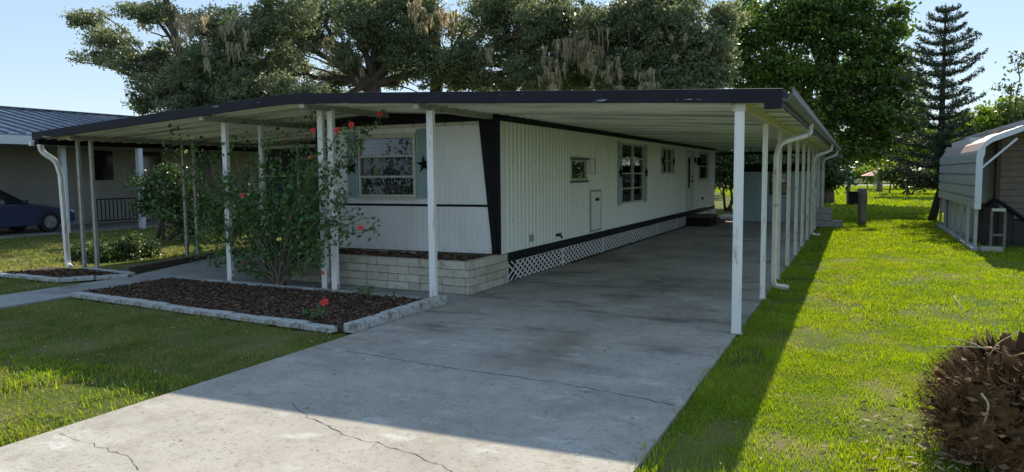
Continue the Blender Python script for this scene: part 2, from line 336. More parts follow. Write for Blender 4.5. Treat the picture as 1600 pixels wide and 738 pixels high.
b = MB(); b.box(HX1-.6,HX1-.58,HY0+.12,HY1-.04,.46,2.44); b.box(HX0+.03,HX1-.6,HY0+.6,HY0+.62,.46,2.44); b.build('dark_room_sheet', M['dark'], home)  # near-black sheets standing in for the unlit rooms behind the windows
b = MB(); b.box(HX1-.12,HX1-.10,10.42,HY1-.05,-.02,.33); b.box(HX0,HX1-.12,10.42,10.44,-.02,.4); b.build('underfloor_shade_sheet', M['dark'], home)  # near-black sheets painted as the shade under the floor, behind the lattice
# lattice skirting
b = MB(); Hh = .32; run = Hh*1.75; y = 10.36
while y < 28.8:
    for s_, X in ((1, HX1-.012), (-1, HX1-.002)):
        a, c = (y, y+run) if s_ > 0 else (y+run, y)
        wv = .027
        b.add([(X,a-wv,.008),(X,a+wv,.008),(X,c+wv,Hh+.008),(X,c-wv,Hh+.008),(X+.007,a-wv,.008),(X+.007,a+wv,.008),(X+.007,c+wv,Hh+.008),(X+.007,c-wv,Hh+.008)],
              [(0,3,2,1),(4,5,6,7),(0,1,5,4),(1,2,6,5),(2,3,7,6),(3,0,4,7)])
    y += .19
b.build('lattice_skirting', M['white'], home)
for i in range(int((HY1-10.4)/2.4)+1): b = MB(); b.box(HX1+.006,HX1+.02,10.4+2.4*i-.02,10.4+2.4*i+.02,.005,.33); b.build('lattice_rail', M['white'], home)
def side_window(y0, y1, z0, z1, mull, bars, shutter=0, cur='curtain', fm='frame', fw=.045):
    X = HX1; b = MB()
    b.box(X-.05,X+.03,y0,y0+fw,z0,z1); b.box(X-.05,X+.03,y1-fw,y1,z0,z1); b.box(X-.05,X+.03,y0+fw,y1-fw,z0,z0+fw); b.box(X-.05,X+.03,y0+fw,y1-fw,z1-fw,z1)
    f = b.build('window', M[fm], home, bevel=.004)
    b = MB()
    for i in range(1, mull+1):
        yy = y0+(y1-y0)*i/(mull+1); b.box(X-.04,X+.024,yy-.03,yy+.03,z0+fw,z1-fw)
    for i in range(1, bars+1):
        zz = z0+(z1-z0)*i/(bars+1); b.box(X-.035,X+.02,y0+fw,y1-fw,zz-.015,zz+.015)
    if b.v: b.build('glazing_bar', M[fm], f)
    b = MB(); b.box(X-.024,X-.018,y0+fw*.8,y1-fw*.8,z0+fw*.8,z1-fw*.8); b.build('pane', M['glass'], f)
    b = MB(); n = 26; Q = [(y0+(y1-y0)*i/n, X-.12+.02*math.sin(i*1.9)) for i in range(n+1)]
    b.add([(x,yy,z0) for yy,x in Q]+[(x,yy,z1) for yy,x in Q], [(i,i+1,n+2+i,n+1+i) for i in range(n)]); b.build('curtain', M[cur], f)
    if shutter:
        for a, c in ((y0-shutter-.01,y0-.01),(y1+.01,y1+shutter+.01)):
            b = MB(); b.box(X+.014,X+.035,a,a+.03,z0-.02,z1+.02); b.box(X+.014,X+.035,c-.03,c,z0-.02,z1+.02); zz = z0-.02
            while zz < z1: b.box(X+.014,X+.03,a+.03,c-.03,zz,zz+.022); b.box(X+.014,X+.02,a+.03,c-.03,zz+.022,zz+.04); zz += .04
            b.build('shutter', M['teal'], home)
    return f
side_window(*w1, 0, 0, fm='frame')
b = MB(); b.box(HX1+.02,HX1+.06,w1[0]-.02,w1[1]+.02,1.97,2.02); b.box(HX1+.0,HX1+.05,w1[0]-.02,w1[1]+.02,1.53,1.57); b.build('window_hood', M['gutter'], home)
side_window(*w2, 1, 3, shutter=.24); side_window(*w3, 1, 1, shutter=.2); side_window(*w4, 0, 1, shutter=.0, fm='frame', fw=.09)
# front window
X0, X1, Z0, Z1 = FW; b = MB(); fw = .045; Y = HY0
b.box(X0,X0+fw,Y-.045,Y+.05,Z0,Z1); b.box(X1-fw,X1,Y-.045,Y+.05,Z0,Z1); b.box(X0+fw,X1-fw,Y-.045,Y+.05,Z0,Z0+fw); b.box(X0+fw,X1-fw,Y-.045,Y+.05,Z1-fw,Z1)
fwn = b.build('window', M['cream'], home, bevel=.004)
b = MB()
for k in (1, 2): zz = Z0+(Z1-Z0)*k/3; b.box(X0+fw,X1-fw,Y-.035,Y+.03,zz-.018,zz+.018)
b.build('glazing_bar', M['frame'], fwn)
for k in range(3):
    b = MB(); za = Z0+fw*.7+(Z1-Z0-fw*1.2)*k/3; zc = za+(Z1-Z0-fw)/3; b.add([(X0+fw*.8,Y-.012,za),(X1-fw*.8,Y-.012,za),(X1-fw*.8,Y+.004,zc),(X0+fw*.8,Y+.004,zc)], [(0,1,2,3)])
    b.build('pane', M['glass'], fwn)
b = MB(); n = 30; Q = [(X0+(X1-X0)*i/n, Y+.09+.012*math.sin(i*1.7)) for i in range(n+1)]
b.add([(x,y_,Z0) for x,y_ in Q]+[(x,y_,Z1-.02) for x,y_ in Q], [(i,i+1,n+2+i,n+1+i) for i in range(n)]); b.build('gingham_curtain', M['plaid'], fwn)
b = MB(); b.box(X0-.03,X1+.03,Y-.06,Y-.0,Z1+.0,Z1+.03); b.build('window_head', M['cream'], fwn)
b = MB(); b.box(X0-.03,X1+.03,Y-.05,Y,Z0-.03,Z0-.003); b.build('window_sill', M['cream'], fwn)
for a, c in ((X0-.235,X0-.025),(X1+.02,X1+.23)):
    b = MB(); zb, zt = 1.33, 2.44; b.box(a,a+.022,Y-.035,Y-.004,zb,zt); b.box(c-.022,c,Y-.035,Y-.004,zb,zt); zz = zb
    while zz < zt-.02: b.add([(a+.022,Y-.012,zz+.032),(c-.022,Y-.012,zz+.032),(c-.022,Y-.03,zz),(a+.022,Y-.03,zz),(a+.022,Y-.006,zz),(c-.022,Y-.006,zz)], [(0,1,2,3),(3,2,5,4),(0,3,4),(1,5,2)]); zz += .034
    b.box(a,c,Y-.0345,Y-.005,1.86,1.9); b.build('shutter', M['teal'], home)
# door, hatches, vents, tap
y0, y1, z0, z1 = dr; X = HX1
b = MB(); b.box(X-.05,X+.012,y0+.05,y1-.05,z0+.01,z1-.06); door = b.build('door', M['white'], home, bevel=.004)
b = MB(); b.box(X-.05,X+.035,y0,y0+.05,z0,z1); b.box(X-.05,X+.035,y1-.05,y1,z0,z1); b.box(X-.05,X+.04,y0,y1,z1-.06,z1); b.build('door_frame', M['frame'], door)
b = MB(); b.box(X+.012,X+.018,24.0,24.3,1.2,2.2); b.build('door_window', M['carglass'], door)
b = MB(); b.tube([(X+.012,24.56,1.42),(X+.07,24.56,1.42)], .03, 10); b.build('door_handle', M['black'], door)
b = MB(); b.tube([(X+.012,24.56,1.58),(X+.03,24.56,1.58)], .028, 10); b.build('door_lock', M['black'], door)
b = MB(); b.box(X+.014,X+.05,24.98,25.1,2.05,2.2); b.box(X+.014,X+.2,25.02,25.06,2.19,2.21); b.prism([(24.97,1.95),(25.11,1.95),(25.15,2.13),(25.04,2.2),(24.93,2.13)],'x',X+.1,X+.24); b.build('wall_lantern', M['black'], home)
b = MB(); b.box(X+.014,X+.022,14.4,15.03,.54,1.33); hd = b.build('utility_hatch', M['whitegreen'], home)
b = MB(); b.box(X+.015,X+.03,14.37,15.06,.5,.54); b.box(X+.015,X+.03,14.37,15.06,1.33,1.37); b.box(X+.015,X+.028,14.37,14.4,.54,1.33); b.box(X+.015,X+.028,15.03,15.06,.54,1.33); b.build('hatch_frame', M['beamgrey'], hd)
b = MB(); b.box(X+.022,X+.05,14.7,14.86,1.15,1.18); b.box(X+.022,X+.04,14.68,14.73,1.13,1.2); b.box(X+.022,X+.04,14.83,14.88,1.13,1.2); b.build('hatch_latch', M['black'], hd)
b = MB(); 
for q in ((14.36,14.38,1.7,2.02),(14.36,14.7,2.0,2.02),(14.36,14.7,1.69,1.71),(14.68,14.7,1.7,2.02)): b.box(X+.014,X+.026,*q)
b.build('filled_vent_frame', M['frame'], home)
b = MB(); b.box(X+.014,X+.03,11.28,11.42,.57,.69); b.build('outlet_box', M['steel'], home, bevel=.004)
b = MB(); b.tube([(X+.01,12.5,.58),(X+.1,12.5,.58),(X+.12,12.5,.53)], .018); b.box(X+.06,X+.075,12.4,12.6,.6,.625); b.build('garden_tap', M['black'], home)
b = MB(); b.box(X+.014,X+.04,26.3,26.5,.75,.85); b.build('vent_cover', M['black'], home)
# five-pointed stars
def star(loc, r, axis, label, d=.04):
    b = MB(); pts = []
    for i in range(10):
        a = math.pi/2+i*math.pi/5+.12; q = r if i % 2 == 0 else r*.36; pts.append((q*math.cos(a), q*math.sin(a)))
    def P(u, v, w): return (loc[0]+u, loc[1]-w, loc[2]+v) if axis == 'y' else (loc[0]+w, loc[1]+u, loc[2]+v)
    b.add([P(u,v,0) for u,v in pts]+[P(0,0,d)], [(i,(i+1)%10,10) for i in range(10)]+[tuple(range(10))])
    o = b.build('wall_star', M['black']); tag(o, label, 'star ornament', 'black stars hung on the shutters')
s1 = at(548,262,10.18); s2 = at(662,257,10.18)
star((s1[0],10.18,s1[2]), .15, 'y', 'black star hung on the left shutter of the front window, partly behind the hibiscus')
star((s2[0],10.18,s2[2]), .15, 'y', 'black star hung on the right shutter of the front window')
star((HX1+.04,16.42,1.72), .17, 'x', 'dark star on the near shutter of the tall side window')
star((HX1+.04,18.68,1.72), .17, 'x', 'dark star on the far shutter of the tall side window')
star((HX1+.04,20.44,2.05), .17, 'x', 'dark star on the near shutter of the smaller side window')
star((HX1+.04,21.8,2.05), .17, 'x', 'dark star on the far shutter of the smaller side window')
# steps below the side door
st = thing('door_steps', (-4.6,24.4,0), 'dark brick steps below the side door of the mobile home', 'steps')
b = MB(); b.box(-4.94,-4.2,23.7,24.9,.002,.28); b.build('upper_step', M['black'], st, bevel=.01)
b = MB(); b.box(-4.94,-4.2,24.93,25.6,.002,.2); b.box(-4.5,-4.1,24.93,26,.002,.1); b.build('lower_step', M['brickbrown'], st, bevel=.01)
b = MB()
for i in range(4): b.box(-4.94,-4.18,23.7+i*.3,23.97+i*.3,.282,.34)
b.build('step_tread', M['brickbrown'], st, bevel=.008)
# back foundation under the front wall
fd = thing('foundation_wall', (-6.8,10.26,0), 'low block foundation under the front of the mobile home, behind the planter', 'foundation')
b = MB(); rr = random.Random(3)
x = -8.6
while x < -5.0:
    L = .62 if rr.random() < .6 else .31
    if rr.random() < .62: b.box(x+.004,min(x+L-.004,-4.99),10.24,10.38,.0,.45,rr.random())
    x += L
if b.v: b.build('pale_block', M['block'], fd, bevel=.006)
b = MB(); b.box(-8.62,-5.0,10.30,10.4,-.02,.448); b.build('dark_board', M['mortar'], fd)
# planter of slump block
pl = thing('block_planter', (-6.4,9.6,0), 'low raised planter of pale slump blocks before the front wall', 'planter')
def course(b, p, q, z0, nz, hz, th, seed, inward):
    p = np.array(p, float); q = np.array(q, float); L = np.linalg.norm(q-p); d = (q-p)/L; rr = random.Random(seed)
    for k in range(nz):
        s_ = -.2 if k % 2 else 0.
        while s_ < L:
            l = .4 if rr.random() < .8 else .2; a = max(s_, 0); e = min(s_+l, L)
            if e-a > .03:
                A = p+d*(a+.004); B = p+d*(e-.004); j = rr.uniform(-.004,.006); nrm = np.array(inward)
                c = th/2+j; A2 = A+nrm*c; B2 = B+nrm*c; z = z0+k*hz+hz/2-.002
                b.beam((A2[0],A2[1],z),(B2[0],B2[1],z),th,hz-.007,tint=rr.random())
            s_ += l
for nm, p, q, inw, sd in (('front_wall',(-8.4,9.32),(-4.94,9.08),(.07,.997),1),('side_wall',(-4.935,9.2),(-4.935,10.36),(-1,0),2),('side_wall',(-8.42,9.34),(-8.42,10.2),(1,0),5)):
    b = MB(); course(b, p, q, 0, 4, .118, .14, sd, inw); b.build(nm, M['block'], pl, bevel=.008)
b = MB(); b.beam((-8.38,9.4,.225),(-5.0,9.16,.225),.1,.44); b.beam((-5.0,9.2,.225),(-5.0,10.3,.225),.09,.44); b.build('mortar_core', M['mortar'], pl)
sheet('planter_soil', [(-8.4,9.4),(-5.05,9.2),(-5.05,10.25),(-8.4,10.25)], .37, M['mulchbase'])

# ------------------------------------------------------------------ screened room left of the home
sr = thing('screened_room', (-10.4,13.6,0), 'dark screened room with pale frame left of the mobile home', 'porch')
b = MB(); yf = 12.9
for x in (-12.3,-11.3,-10.2,-9.0,-8.6): b.box(x-.03,x+.03,yf-.03,yf+.03,0,2.33)
b.box(-12.33,-8.55,yf-.031,yf+.031,2.33,2.4); b.box(-12.3,-8.56,yf-.02,yf+.02,.86,.92); b.box(-12.3,-8.56,yf-.02,yf+.02,1.7,1.73)
b.build('frame', M['frame'], sr)
b = MB(); b.box(-12.3,-8.56,yf+.022,yf+.028,.92,2.33); b.build('screen', M['screen'], sr)
b = MB(); b.box(-12.3,-8.56,yf+.022,yf+.04,0,.86); b.build('kick_panel', M['dark'], sr)
b = MB(); b.box(-12.3,-8.56,17.5,17.55,0,2.4); b.box(-12.33,-12.3,yf,17.5,0,2.4); b.build('rear_wall', M['dark'], sr)  # walls coloured dark so the room behind the screens looks unlit

# ------------------------------------------------------------------ canopy (carport + patio roof)
can = thing('carport_canopy', (-6.8,18.5,0), 'wide low gabled aluminium canopy on white posts over the home and driveway', 'carport')
RX, RZ = -7.3, 2.81; EX, EZ = -.72, 2.47; LX, LZ = -13.45, 2.485; YB = 29.5
def yf_(x): return 7.82+(-.7-x)*.05
def rz(x): return RZ+(EZ-RZ)*(x-RX)/(EX-RX) if x > RX else RZ+(LZ-RZ)*(x-RX)/(LX-RX)
prof = []; yy = 7.8
while yy < YB:
    prof += [(yy,0),(yy+.27,0),(yy+.278,-.04),(yy+.30,-.04),(yy+.305,0)]; yy += .305
for xa, xb in ((RX,EX+.01),(LX,RX)):
    b = MB(); vs = []; Q = [(a if a > 8.3 else max(a, 7.84), d) for a, d in prof]
    n = len(Q); za, zc = rz(xa)-.04, rz(xb)-.04
    da, db = yf_(xa)-7.82, yf_(xb)-7.82
    sh = lambda a, dd: a+dd*max(0, (10-a)/2.2) if a < 10 else a
    b.add([(xa,sh(a,da),za+d) for a,d in Q]+[(xb,sh(a,db),zc+d) for a,d in Q], [(i,i+1,n+i+1,n+i) for i in range(n-1)])
    b.build('ceiling_pan', M['ceiling'], can)
b = MB(); e = .035
for xa, xb in ((RX,EX),(LX,RX)):
    b.add([(xa,yf_(xa),rz(xa)+e),(xb,yf_(xb),rz(xb)+e),(xb,YB,rz(xb)+e),(xa,YB,rz(xa)+e),(xa,yf_(xa),rz(xa)+e-.03),(xb,yf_(xb),rz(xb)+e-.03),(xb,YB,rz(xb)+e-.03),(xa,YB,rz(xa)+e-.03)],
          [(0,1,2,3),(7,6,5,4),(0,4,5,1),(2,6,7,3)])
b.build('roof_top', M['steel'], can)
b = MB()
for xa, xb in ((-7.3,-.70),(-13.5,-7.3)):
    n = 14
    for i in range(n):
        u, v = xa+(xb-xa)*i/n, xa+(xb-xa)*(i+1)/n
        j = .012*math.exp(-((u-RX)/.4)**2); k = .012*math.exp(-((v-RX)/.4)**2)
        P = []
        for x, q in ((u,j),(v,k)):
            for yo, zo in ((-.03,-.085),(.012,-.085),(.012,.055),(-.03,.055)): P.append((x, yf_(x)+yo, rz(x)+zo-q))
        b.add(P, [(0,1,5,4),(1,2,6,5),(2,3,7,6),(3,0,4,7)]+([(0,3,2,1)] if u == xa else [])+([(4,5,6,7)] if i == n-1 else []))
b.box(-.87,-.70,7.795,7.86,2.33,2.47)
b.build('front_fascia', M['fascia'], can, bevel=.004)
b = MB(); b.prism([(-.72,2.40),(-.66,2.40),(-.60,2.46),(-.60,2.525),(-.615,2.525),(-.615,2.47),(-.665,2.415),(-.72,2.415)],'y',7.82,YB); b.build('right_gutter', M['gutter'], can)
b = MB(); b.box(-.722,-.70,7.865,YB,2.36,2.53); b.build('right_fascia', M['fascia'], can)
b = MB(); b.box(-.625,-.60,7.83,YB,2.5255,2.54); b.build('gutter_lip', M['brickbrown'], can)
b = MB(); b.box(LX-.1,LX+.02,8.5,YB,2.32,2.475); b.build('left_gutter', M['black'], can)
b = MB(); b.box(LX-.16,LX-.1,8.44,8.5,2.3,2.37); b.build('gutter_end_cap', M['white'], can)
b = MB(); b.box(LX,EX,YB,YB+.04,2.38,2.48); b.build('back_fascia', M['fascia'], can)
b = MB(); b.box(-1.2,-1.06,7.9,YB-.05,2.33,2.41); b.box(-1.23,-1.03,7.9,YB-.05,2.405,2.42); b.build('right_beam', M['cream'], can)
for x, ya, yb in ((-5.12,8.06,10.17),(-7.02,8.12,10.17),(-9.1,8.25,12.85),(-12.6,8.5,20)):
    b = MB(); z = rz(x)-.115; b.box(x-.04,x+.04,ya,yb,z-.03,z+.045); b.box(x-.055,x+.055,ya+.01,yb-.01,z-.036,z-.028); b.build('cross_beam', M['beamgrey'], can)
b = MB()                                       # bottom rail of white strip over the front posts
def post(x, y, ztop, w=.075, d=.075, m='white', foot=True):
    b = MB(); b.box(x-w/2,x+w/2,y-d/2,y+d/2,.003,ztop)
    for s_ in (-1,1):                          # rolled corner ribs of the aluminium tube
        b.box(x+s_*w/2-.006,x+s_*w/2+.006,y-d/2-.006,y-d/2+.006,.005,ztop-.005)
    o = b.build('post', M[m], can, bevel=.004)
    if foot:
        b = MB(); b.box(x-w/2-.02,x+w/2+.02,y-d/2-.012,y+d/2+.012,.001,.012)
        b.box(x-w/2-.009,x-w/2-.001,y-d/2,y+d/2,.012,.09); b.box(x+w/2+.001,x+w/2+.009,y-d/2,y+d/2,.012,.09); b.build('foot_bracket', M['beamgrey'], o)
    return o
pb = [gr(1150,521), gr(1191,468), gr(1213+8,437), gr(1236,418)]
post(-1.12, 7.95, 2.34, .085, .075)
for y in (10.3,12.3,14.1,16.0,17.9,19.8,21.6,23.4,25.2,27.0,28.8): post(-1.12, y, 2.34, .055, .065, 'cream' if y > 12 else 'white')
for x, y, wd in ((-5.12,8.42,.085),(-7.0,8.72,.085),(-7.25,8.8,.085)): post(x, y, rz(x)-.13, wd, .07)
post(-9.16,8.78,rz(-9.1)-.13,.08,.07); post(-9.2,9.6,rz(-9.1)-.13,.06,.06)
for x, y in ((-13.0,8.95),(-12.6,8.92),(-12.66,10.98),(-12.42,11.04)): post(x, y, 2.4, .055, .05, 'beamgrey', foot=False)
for x, y in ((-12.7,14.5),(-12.5,14.5)): post(x, y, 2.38, .06, .06, 'white', foot=False)
def spout(pts, r, m='cream', sq=(1.25,.9)):
    b = MB(); b.tube(pts, r, 4, sq=None); 
    o = b.build('downspout', M[m], can, bevel=.008); return o
def smooth_path(P, k=6):
    P = [np.array(p, float) for p in P]; out = [P[0]]
    for i in range(1, len(P)-1):
        a, c = P[i]+(P[i-1]-P[i])*.35, P[i]+(P[i+1]-P[i])*.35
        for t in np.linspace(0,1,k): out.append(a*(1-t)**2+P[i]*2*t*(1-t)+c*t*t)
    out.append(P[-1]); return out
for y in (12.0, 21.6, 27.2):
    P = [(-.66,y,2.42),(-.66,y,2.26),(-1.02,y-.85,2.12),(-1.06,y-.92,1.92),(-1.06,y-.92,.16),(-1.04,y-.90,.07),(-.86,y-.85,.05)]
    spout([P[0]]+smooth_path(P[:4])[1:]+[P[4]]+smooth_path(P[4:])[1:], .04)
    b = MB(); b.box(-1.105,-1.015,y-.965,y-.875,1.22,1.245); b.build('downspout_strap', M['beamgrey'], can)
P = [(-13.5,8.75,2.3),(-13.5,8.8,2.2),(-13.15,8.95,2.05),(-13.12,9.0,1.8),(-13.5,9.08,.08),(-13.5,8.95,.04)]
P = [at(62,226,8.7), at(66,238,8.75), at(88,252,8.9), at(95,275,9.0), at(106,412,9.1), at(110,417,9.05)]
spout([P[0]]+smooth_path(P[:4])[1:]+[P[4],P[5]], .055, 'white')

# ------------------------------------------------------------------ edging blocks
def edging(run, labels, L=.42, wd=.14, h=.075, seed=0):
    rr = random.Random(seed)
    for a, c in zip(run[:-1], run[1:]):
        a = np.array(a, float); c = np.array(c, float); D = np.linalg.norm(c-a); n = max(1, round(D/L)); d = (c-a)/D; l = D/n
        for i in range(n):
            p = a+d*(i*l+.006); q = a+d*((i+1)*l-.006); s_ = np.array([-d[1],d[0]]); j = rr.uniform(-.012,.012)*s_; j2 = rr.uniform(-.012,.012)*s_; hh = h*rr.uniform(.8,1.08)
            b = MB(); b.beam((p[0]+j[0],p[1]+j[1],hh/2-.015),(q[0]+j2[0],q[1]+j2[1],hh/2-.015+rr.uniform(-.004,.006)),wd*rr.uniform(.9,1.05),hh)
            o = b.build('edging_block', M['edging'], bevel=.014); tag(o, labels, 'edging block', 'painted blocks edging the front bed')
edging([(-10.25,6.9),(-5.15,6.38)], 'white painted block in the row between front lawn and mulch bed', seed=1)
edging([(-4.99,6.42),(-4.99,8.42)], 'weathered white block in the row between mulch bed and driveway', L=.62, wd=.15, h=.13, seed=2)
edging([(-10.25,8.6),(-5.2,8.4)], 'flat white block in the row between mulch bed and patio', L=.6, wd=.15, h=.07, seed=3)
edging([(-14.6,7.9),(-11.95,7.78),(-11.36,8.6)], 'pale edging block in front of the small side bed by the path', L=.45, wd=.13, h=.07, seed=4)
edging([(-12.9,8.9),(-11.5,8.8)], 'pale edging block behind the small side bed, beside the patio', L=.45, wd=.12, h=.07, seed=5)
o = MB(); o.beam((-11.9,8.95,.03),(-12.45,11.4,.03),.16,.14); o = o.build('patio_curb', M['brickbrown'], bevel=.01); tag(o, 'brown masonry curb along the left side of the patio', 'curb')

# ------------------------------------------------------------------ chips, litter
def tumbled(C, size, aspect, rng, flat=.3, thick=None):    # random flat rhombi
    N = len(C); a = rng.uniform(0, 2*np.pi, N); u = np.stack([np.cos(a), np.sin(a), rng.normal(0, flat, N)], 1); u /= np.linalg.norm(u, axis=1)[:,None]
    r = rng.normal(0,1,(N,3)); r[:,2] += 1.2/max(flat,.05)*.3; v = np.cross(r, u); v /= np.linalg.norm(v, axis=1)[:,None]
    s_ = size*rng.uniform(.5, 1.5, N); return np.stack([C-u*s_[:,None], C-v*(s_*aspect)[:,None], C+u*s_[:,None], C+v*(s_*aspect)[:,None]], 1)
def inpoly(P, poly):
    x, y = P[:,0], P[:,1]; r = np.zeros(len(P), bool); n = len(poly)
    for i in range(n):
        x1, y1 = poly[i]; x2, y2 = poly[(i+1) % n]
        c = ((y1 > y) != (y2 > y)) & (x < (x2-x1)*(y-y1)/(y2-y1+1e-12)+x1); r ^= c
    return r
def scatter(poly, N, rng):
    P = np.array(poly); lo, hi = P.min(0), P.max(0); Q = rng.uniform(lo, hi, (int(N), 2)); return Q[inpoly(Q, poly)]
q = scatter([(-10.3,6.95),(-5.08,6.5),(-5.08,8.35),(-10.3,8.55)], 26000, RNG)
C3 = np.c_[q, .035+RNG.uniform(0,.022,len(q))]; t = RNG.random(len(q))**2.2
tag(fast('mulch', tumbled(C3,.022,.35,RNG,.35), 4, M['mulch'], tint=t), 'dark brown bark mulch filling the front bed', 'mulch', kind='stuff')
q = scatter([(-13.9,7.95),(-11.9,7.85),(-11.4,8.6),(-12.9,8.85)], 7000, RNG); C3 = np.c_[q, .026+RNG.uniform(0,.02,len(q))]
tag(fast('mulch', tumbled(C3,.03,.4,RNG,.35), 4, M['mulch'], tint=RNG.random(len(q))**2), 'brown mulch in the small bed beside the path', 'mulch', kind='stuff')
q = scatter([(-8.3,9.5),(-5.1,9.25),(-5.1,10.22),(-8.3,10.22)], 6000, RNG); C3 = np.c_[q, .38+RNG.uniform(0,.06,len(q))]
tag(fast('planter_mulch', tumbled(C3,.035,.5,RNG,.5), 4, M['mulch'], tint=RNG.random(len(q))**1.2), 'dry bark and gravel lying in the block planter', 'mulch', kind='stuff')

# ------------------------------------------------------------------ grass
def noise2(x, y, s, seed):
    r = np.random.default_rng(seed); v = np.zeros_like(x)
    for k in range(5):
        a = r.uniform(0, 2*np.pi); f = s*(1.6**k); v += np.sin((x*np.cos(a)+y*np.sin(a))*f+r.uniform(0,6)+1.3*np.sin((x*np.sin(a)-y*np.cos(a))*f*.7))/(1.3**k)
    return v
def blades(name, poly, dens, hgt, wid, m, rng, label, thin=0., keep=None, flop=.6):
    P = np.array(poly); A = np.prod(P.max(0)-P.min(0)); q = scatter(poly, A*dens, rng)
    if thin:
        nz = noise2(q[:,0], q[:,1], 2.6, 5); q = q[rng.random(len(q)) < np.clip(.78+nz*.42-thin*.35, .08, 1)]
    if keep is not None: q = q[keep(q)]
    N = len(q); nz = noise2(q[:,0], q[:,1], 3.5, 9); a = rng.uniform(0,2*np.pi,N); h = hgt*rng.uniform(.45,1.35,N)*(1+.18*nz); w_ = wid*rng.uniform(.6,1.3,N)
    d = np.stack([np.cos(a),np.sin(a),0*a],1); s_ = np.stack([-np.sin(a),np.cos(a),0*a],1); l = rng.uniform(.1,1.1,N)*flop*h
    B = np.c_[q, np.full(N,-.032)]; Mid = B+d*(l*.35)[:,None]+np.c_[0*a,0*a,h*.62]; T = B+d*l[:,None]+np.c_[0*a,0*a,h*(1-.18*rng.random(N))]
    sw = s_*w_[:,None]/2
    V = np.concatenate([np.stack([B-sw,B+sw,Mid+sw*.85,Mid-sw*.85],1), np.stack([Mid-sw*.85,Mid+sw*.85,T+sw*.08,T-sw*.08],1)])
    t = np.clip(rng.random(N)*.6+.2+nz*.12, 0, 1); t = np.concatenate([t,t])
    return tag(fast(name, V, 4, m, tint=t), label, 'grass', kind='stuff')
blades('lawn_grass', [(-1.1,3.2),(2.2,3.2),(4.5,9),(-1.1,9)], 8600, .035, .0055, M['grass'], RNG, 'bright green mown grass right of the driveway, nearest the camera', thin=.3)
blades('lawn_grass', [(-1.1,9),(4.5,9),(4.5,17),(-1.1,17)], 2600, .045, .010, M['grass'], RNG, 'bright green mown grass halfway along the right of the canopy', thin=.2)
blades('lawn_grass', [(-1.1,17),(5,17),(8,32),(-.9,32)], 700, .06, .022, M['grass'], RNG, 'mown grass beside the far posts and the metal carport')
blades('lawn_grass', [(-3,32),(12,32),(26,95),(-18,95)], 42, .09, .09, M['grass'], RNG, 'distant lawn between the rear trees and the street')
blades('lawn_grass', [(-10.1,2.0),(-4.94,2.0),(-4.94,6.3),(-10.2,6.85)], 8000, .034, .007, M['weed'], RNG, 'patchy green grass and weeds left of the driveway before the bed', thin=1.5)
blades('lawn_grass', [(-10.1,2.0),(-4.94,2.0),(-4.94,4.4),(-10.2,4.4)], 2600, .06, .010, M['grass'], RNG, 'taller sunlit weeds in the near left corner', thin=1.2, flop=1.)
blades('lawn_grass', [(-1.16,3.0),(-1.0,3.0),(-1.0,14),(-1.16,14)], 1300, .05, .008, M['grass'], RNG, 'longer grass overhanging the right edge of the driveway')
blades('lawn_grass', [(-22.3,3),(-11.5,3),(-11.7,7.7),(-14.3,8.3),(-12.6,11.5),(-13,20),(-22.3,20)], 420, .06, .022, M['weed'], RNG, 'dim grass between the side bed and the neighbouring driveway', thin=.5)
q = np.concatenate([scatter([(-10,2),(-4.95,2),(-4.95,6.3),(-10.2,6.8)], 420, RNG), scatter([(-1,3),(4,3),(4,14),(-1,14)], 700, RNG)])
tag(fast('leaf_litter', tumbled(np.c_[q, RNG.uniform(.0,.03,len(q))],.015,.4,RNG,.3), 4, M['straw'], tint=RNG.random(len(q))), 'small dry leaves scattered over both lawns', 'leaf litter', kind='stuff')
q = np.concatenate([scatter([(DX0,2),(DX1,2),(DX1,20),(DX0,20)], 150, RNG), scatter([(-10.2,7),(-5.1,6.6),(-5.1,8.3),(-10.2,8.5)], 60, RNG)+[0,0]])
z = np.where(inpoly(q, [(-10.3,6.9),(-5,6.4),(-5,8.4),(-10.3,8.6)]), .062, .006)
tag(fast('fallen_leaves', tumbled(np.c_[q, z],.017,.5,RNG,.12), 4, M['straw'], tint=RNG.random(len(q))), 'few dry leaves and twigs lying on driveway and mulch', 'leaf litter', kind='stuff')

# ------------------------------------------------------------------ foliage tools
def leafquads(C, s_, asp, rng, up=.0):
    N = len(C); u = rng.normal(0,1,(N,3)); u[:,2] -= up; u /= np.linalg.norm(u,axis=1)[:,None]
    r = rng.normal(0,1,(N,3)); v = np.cross(r,u); v /= np.linalg.norm(v,axis=1)[:,None]
    s_ = s_*rng.uniform(.6,1.35,N); return np.stack([C-u*s_[:,None], C-v*(s_*asp)[:,None], C+u*s_[:,None], C+v*(s_*asp)[:,None]],1)
def lobe_clusters(c, R, n, rng):
    d = rng.normal(0,1,(n,3)); d /= np.linalg.norm(d,axis=1)[:,None]; r = rng.random(n)**.45
    return np.array(c)+d*r[:,None]*np.array(R)
def crown(cl, per, rc, ls, rng, asp=.5, flat=.6):
    K = len(cl); N = K*per; idx = np.repeat(np.arange(K), per)
    rad = rc*rng.uniform(.55,1.3,K); o = rng.normal(0,1,(N,3))*np.array([1,1,flat])*.55
    C = cl[idx]+o*rad[idx][:,None]; t = np.clip(rng.normal(.45,.2,K)[idx]+rng.normal(0,.18,N), 0, 1)
    return leafquads(C, ls, asp, rng), t
def limb(b, a, c, r0, r1, rng, bend=.12, n=7):
    a = np.array(a, float); c = np.array(c, float); L = np.linalg.norm(c-a); m = rng.normal(0,bend*L/2,3); P = []
    for i in range(n+1):
        t = i/n; p = a+(c-a)*t+m*4*t*(1-t)*.5+rng.normal(0,.012*L,3)*(0 < i < n); P.append(p)
    b.tube(P, [r0+(r1-r0)*i/n for i in range(n+1)], 8); return P
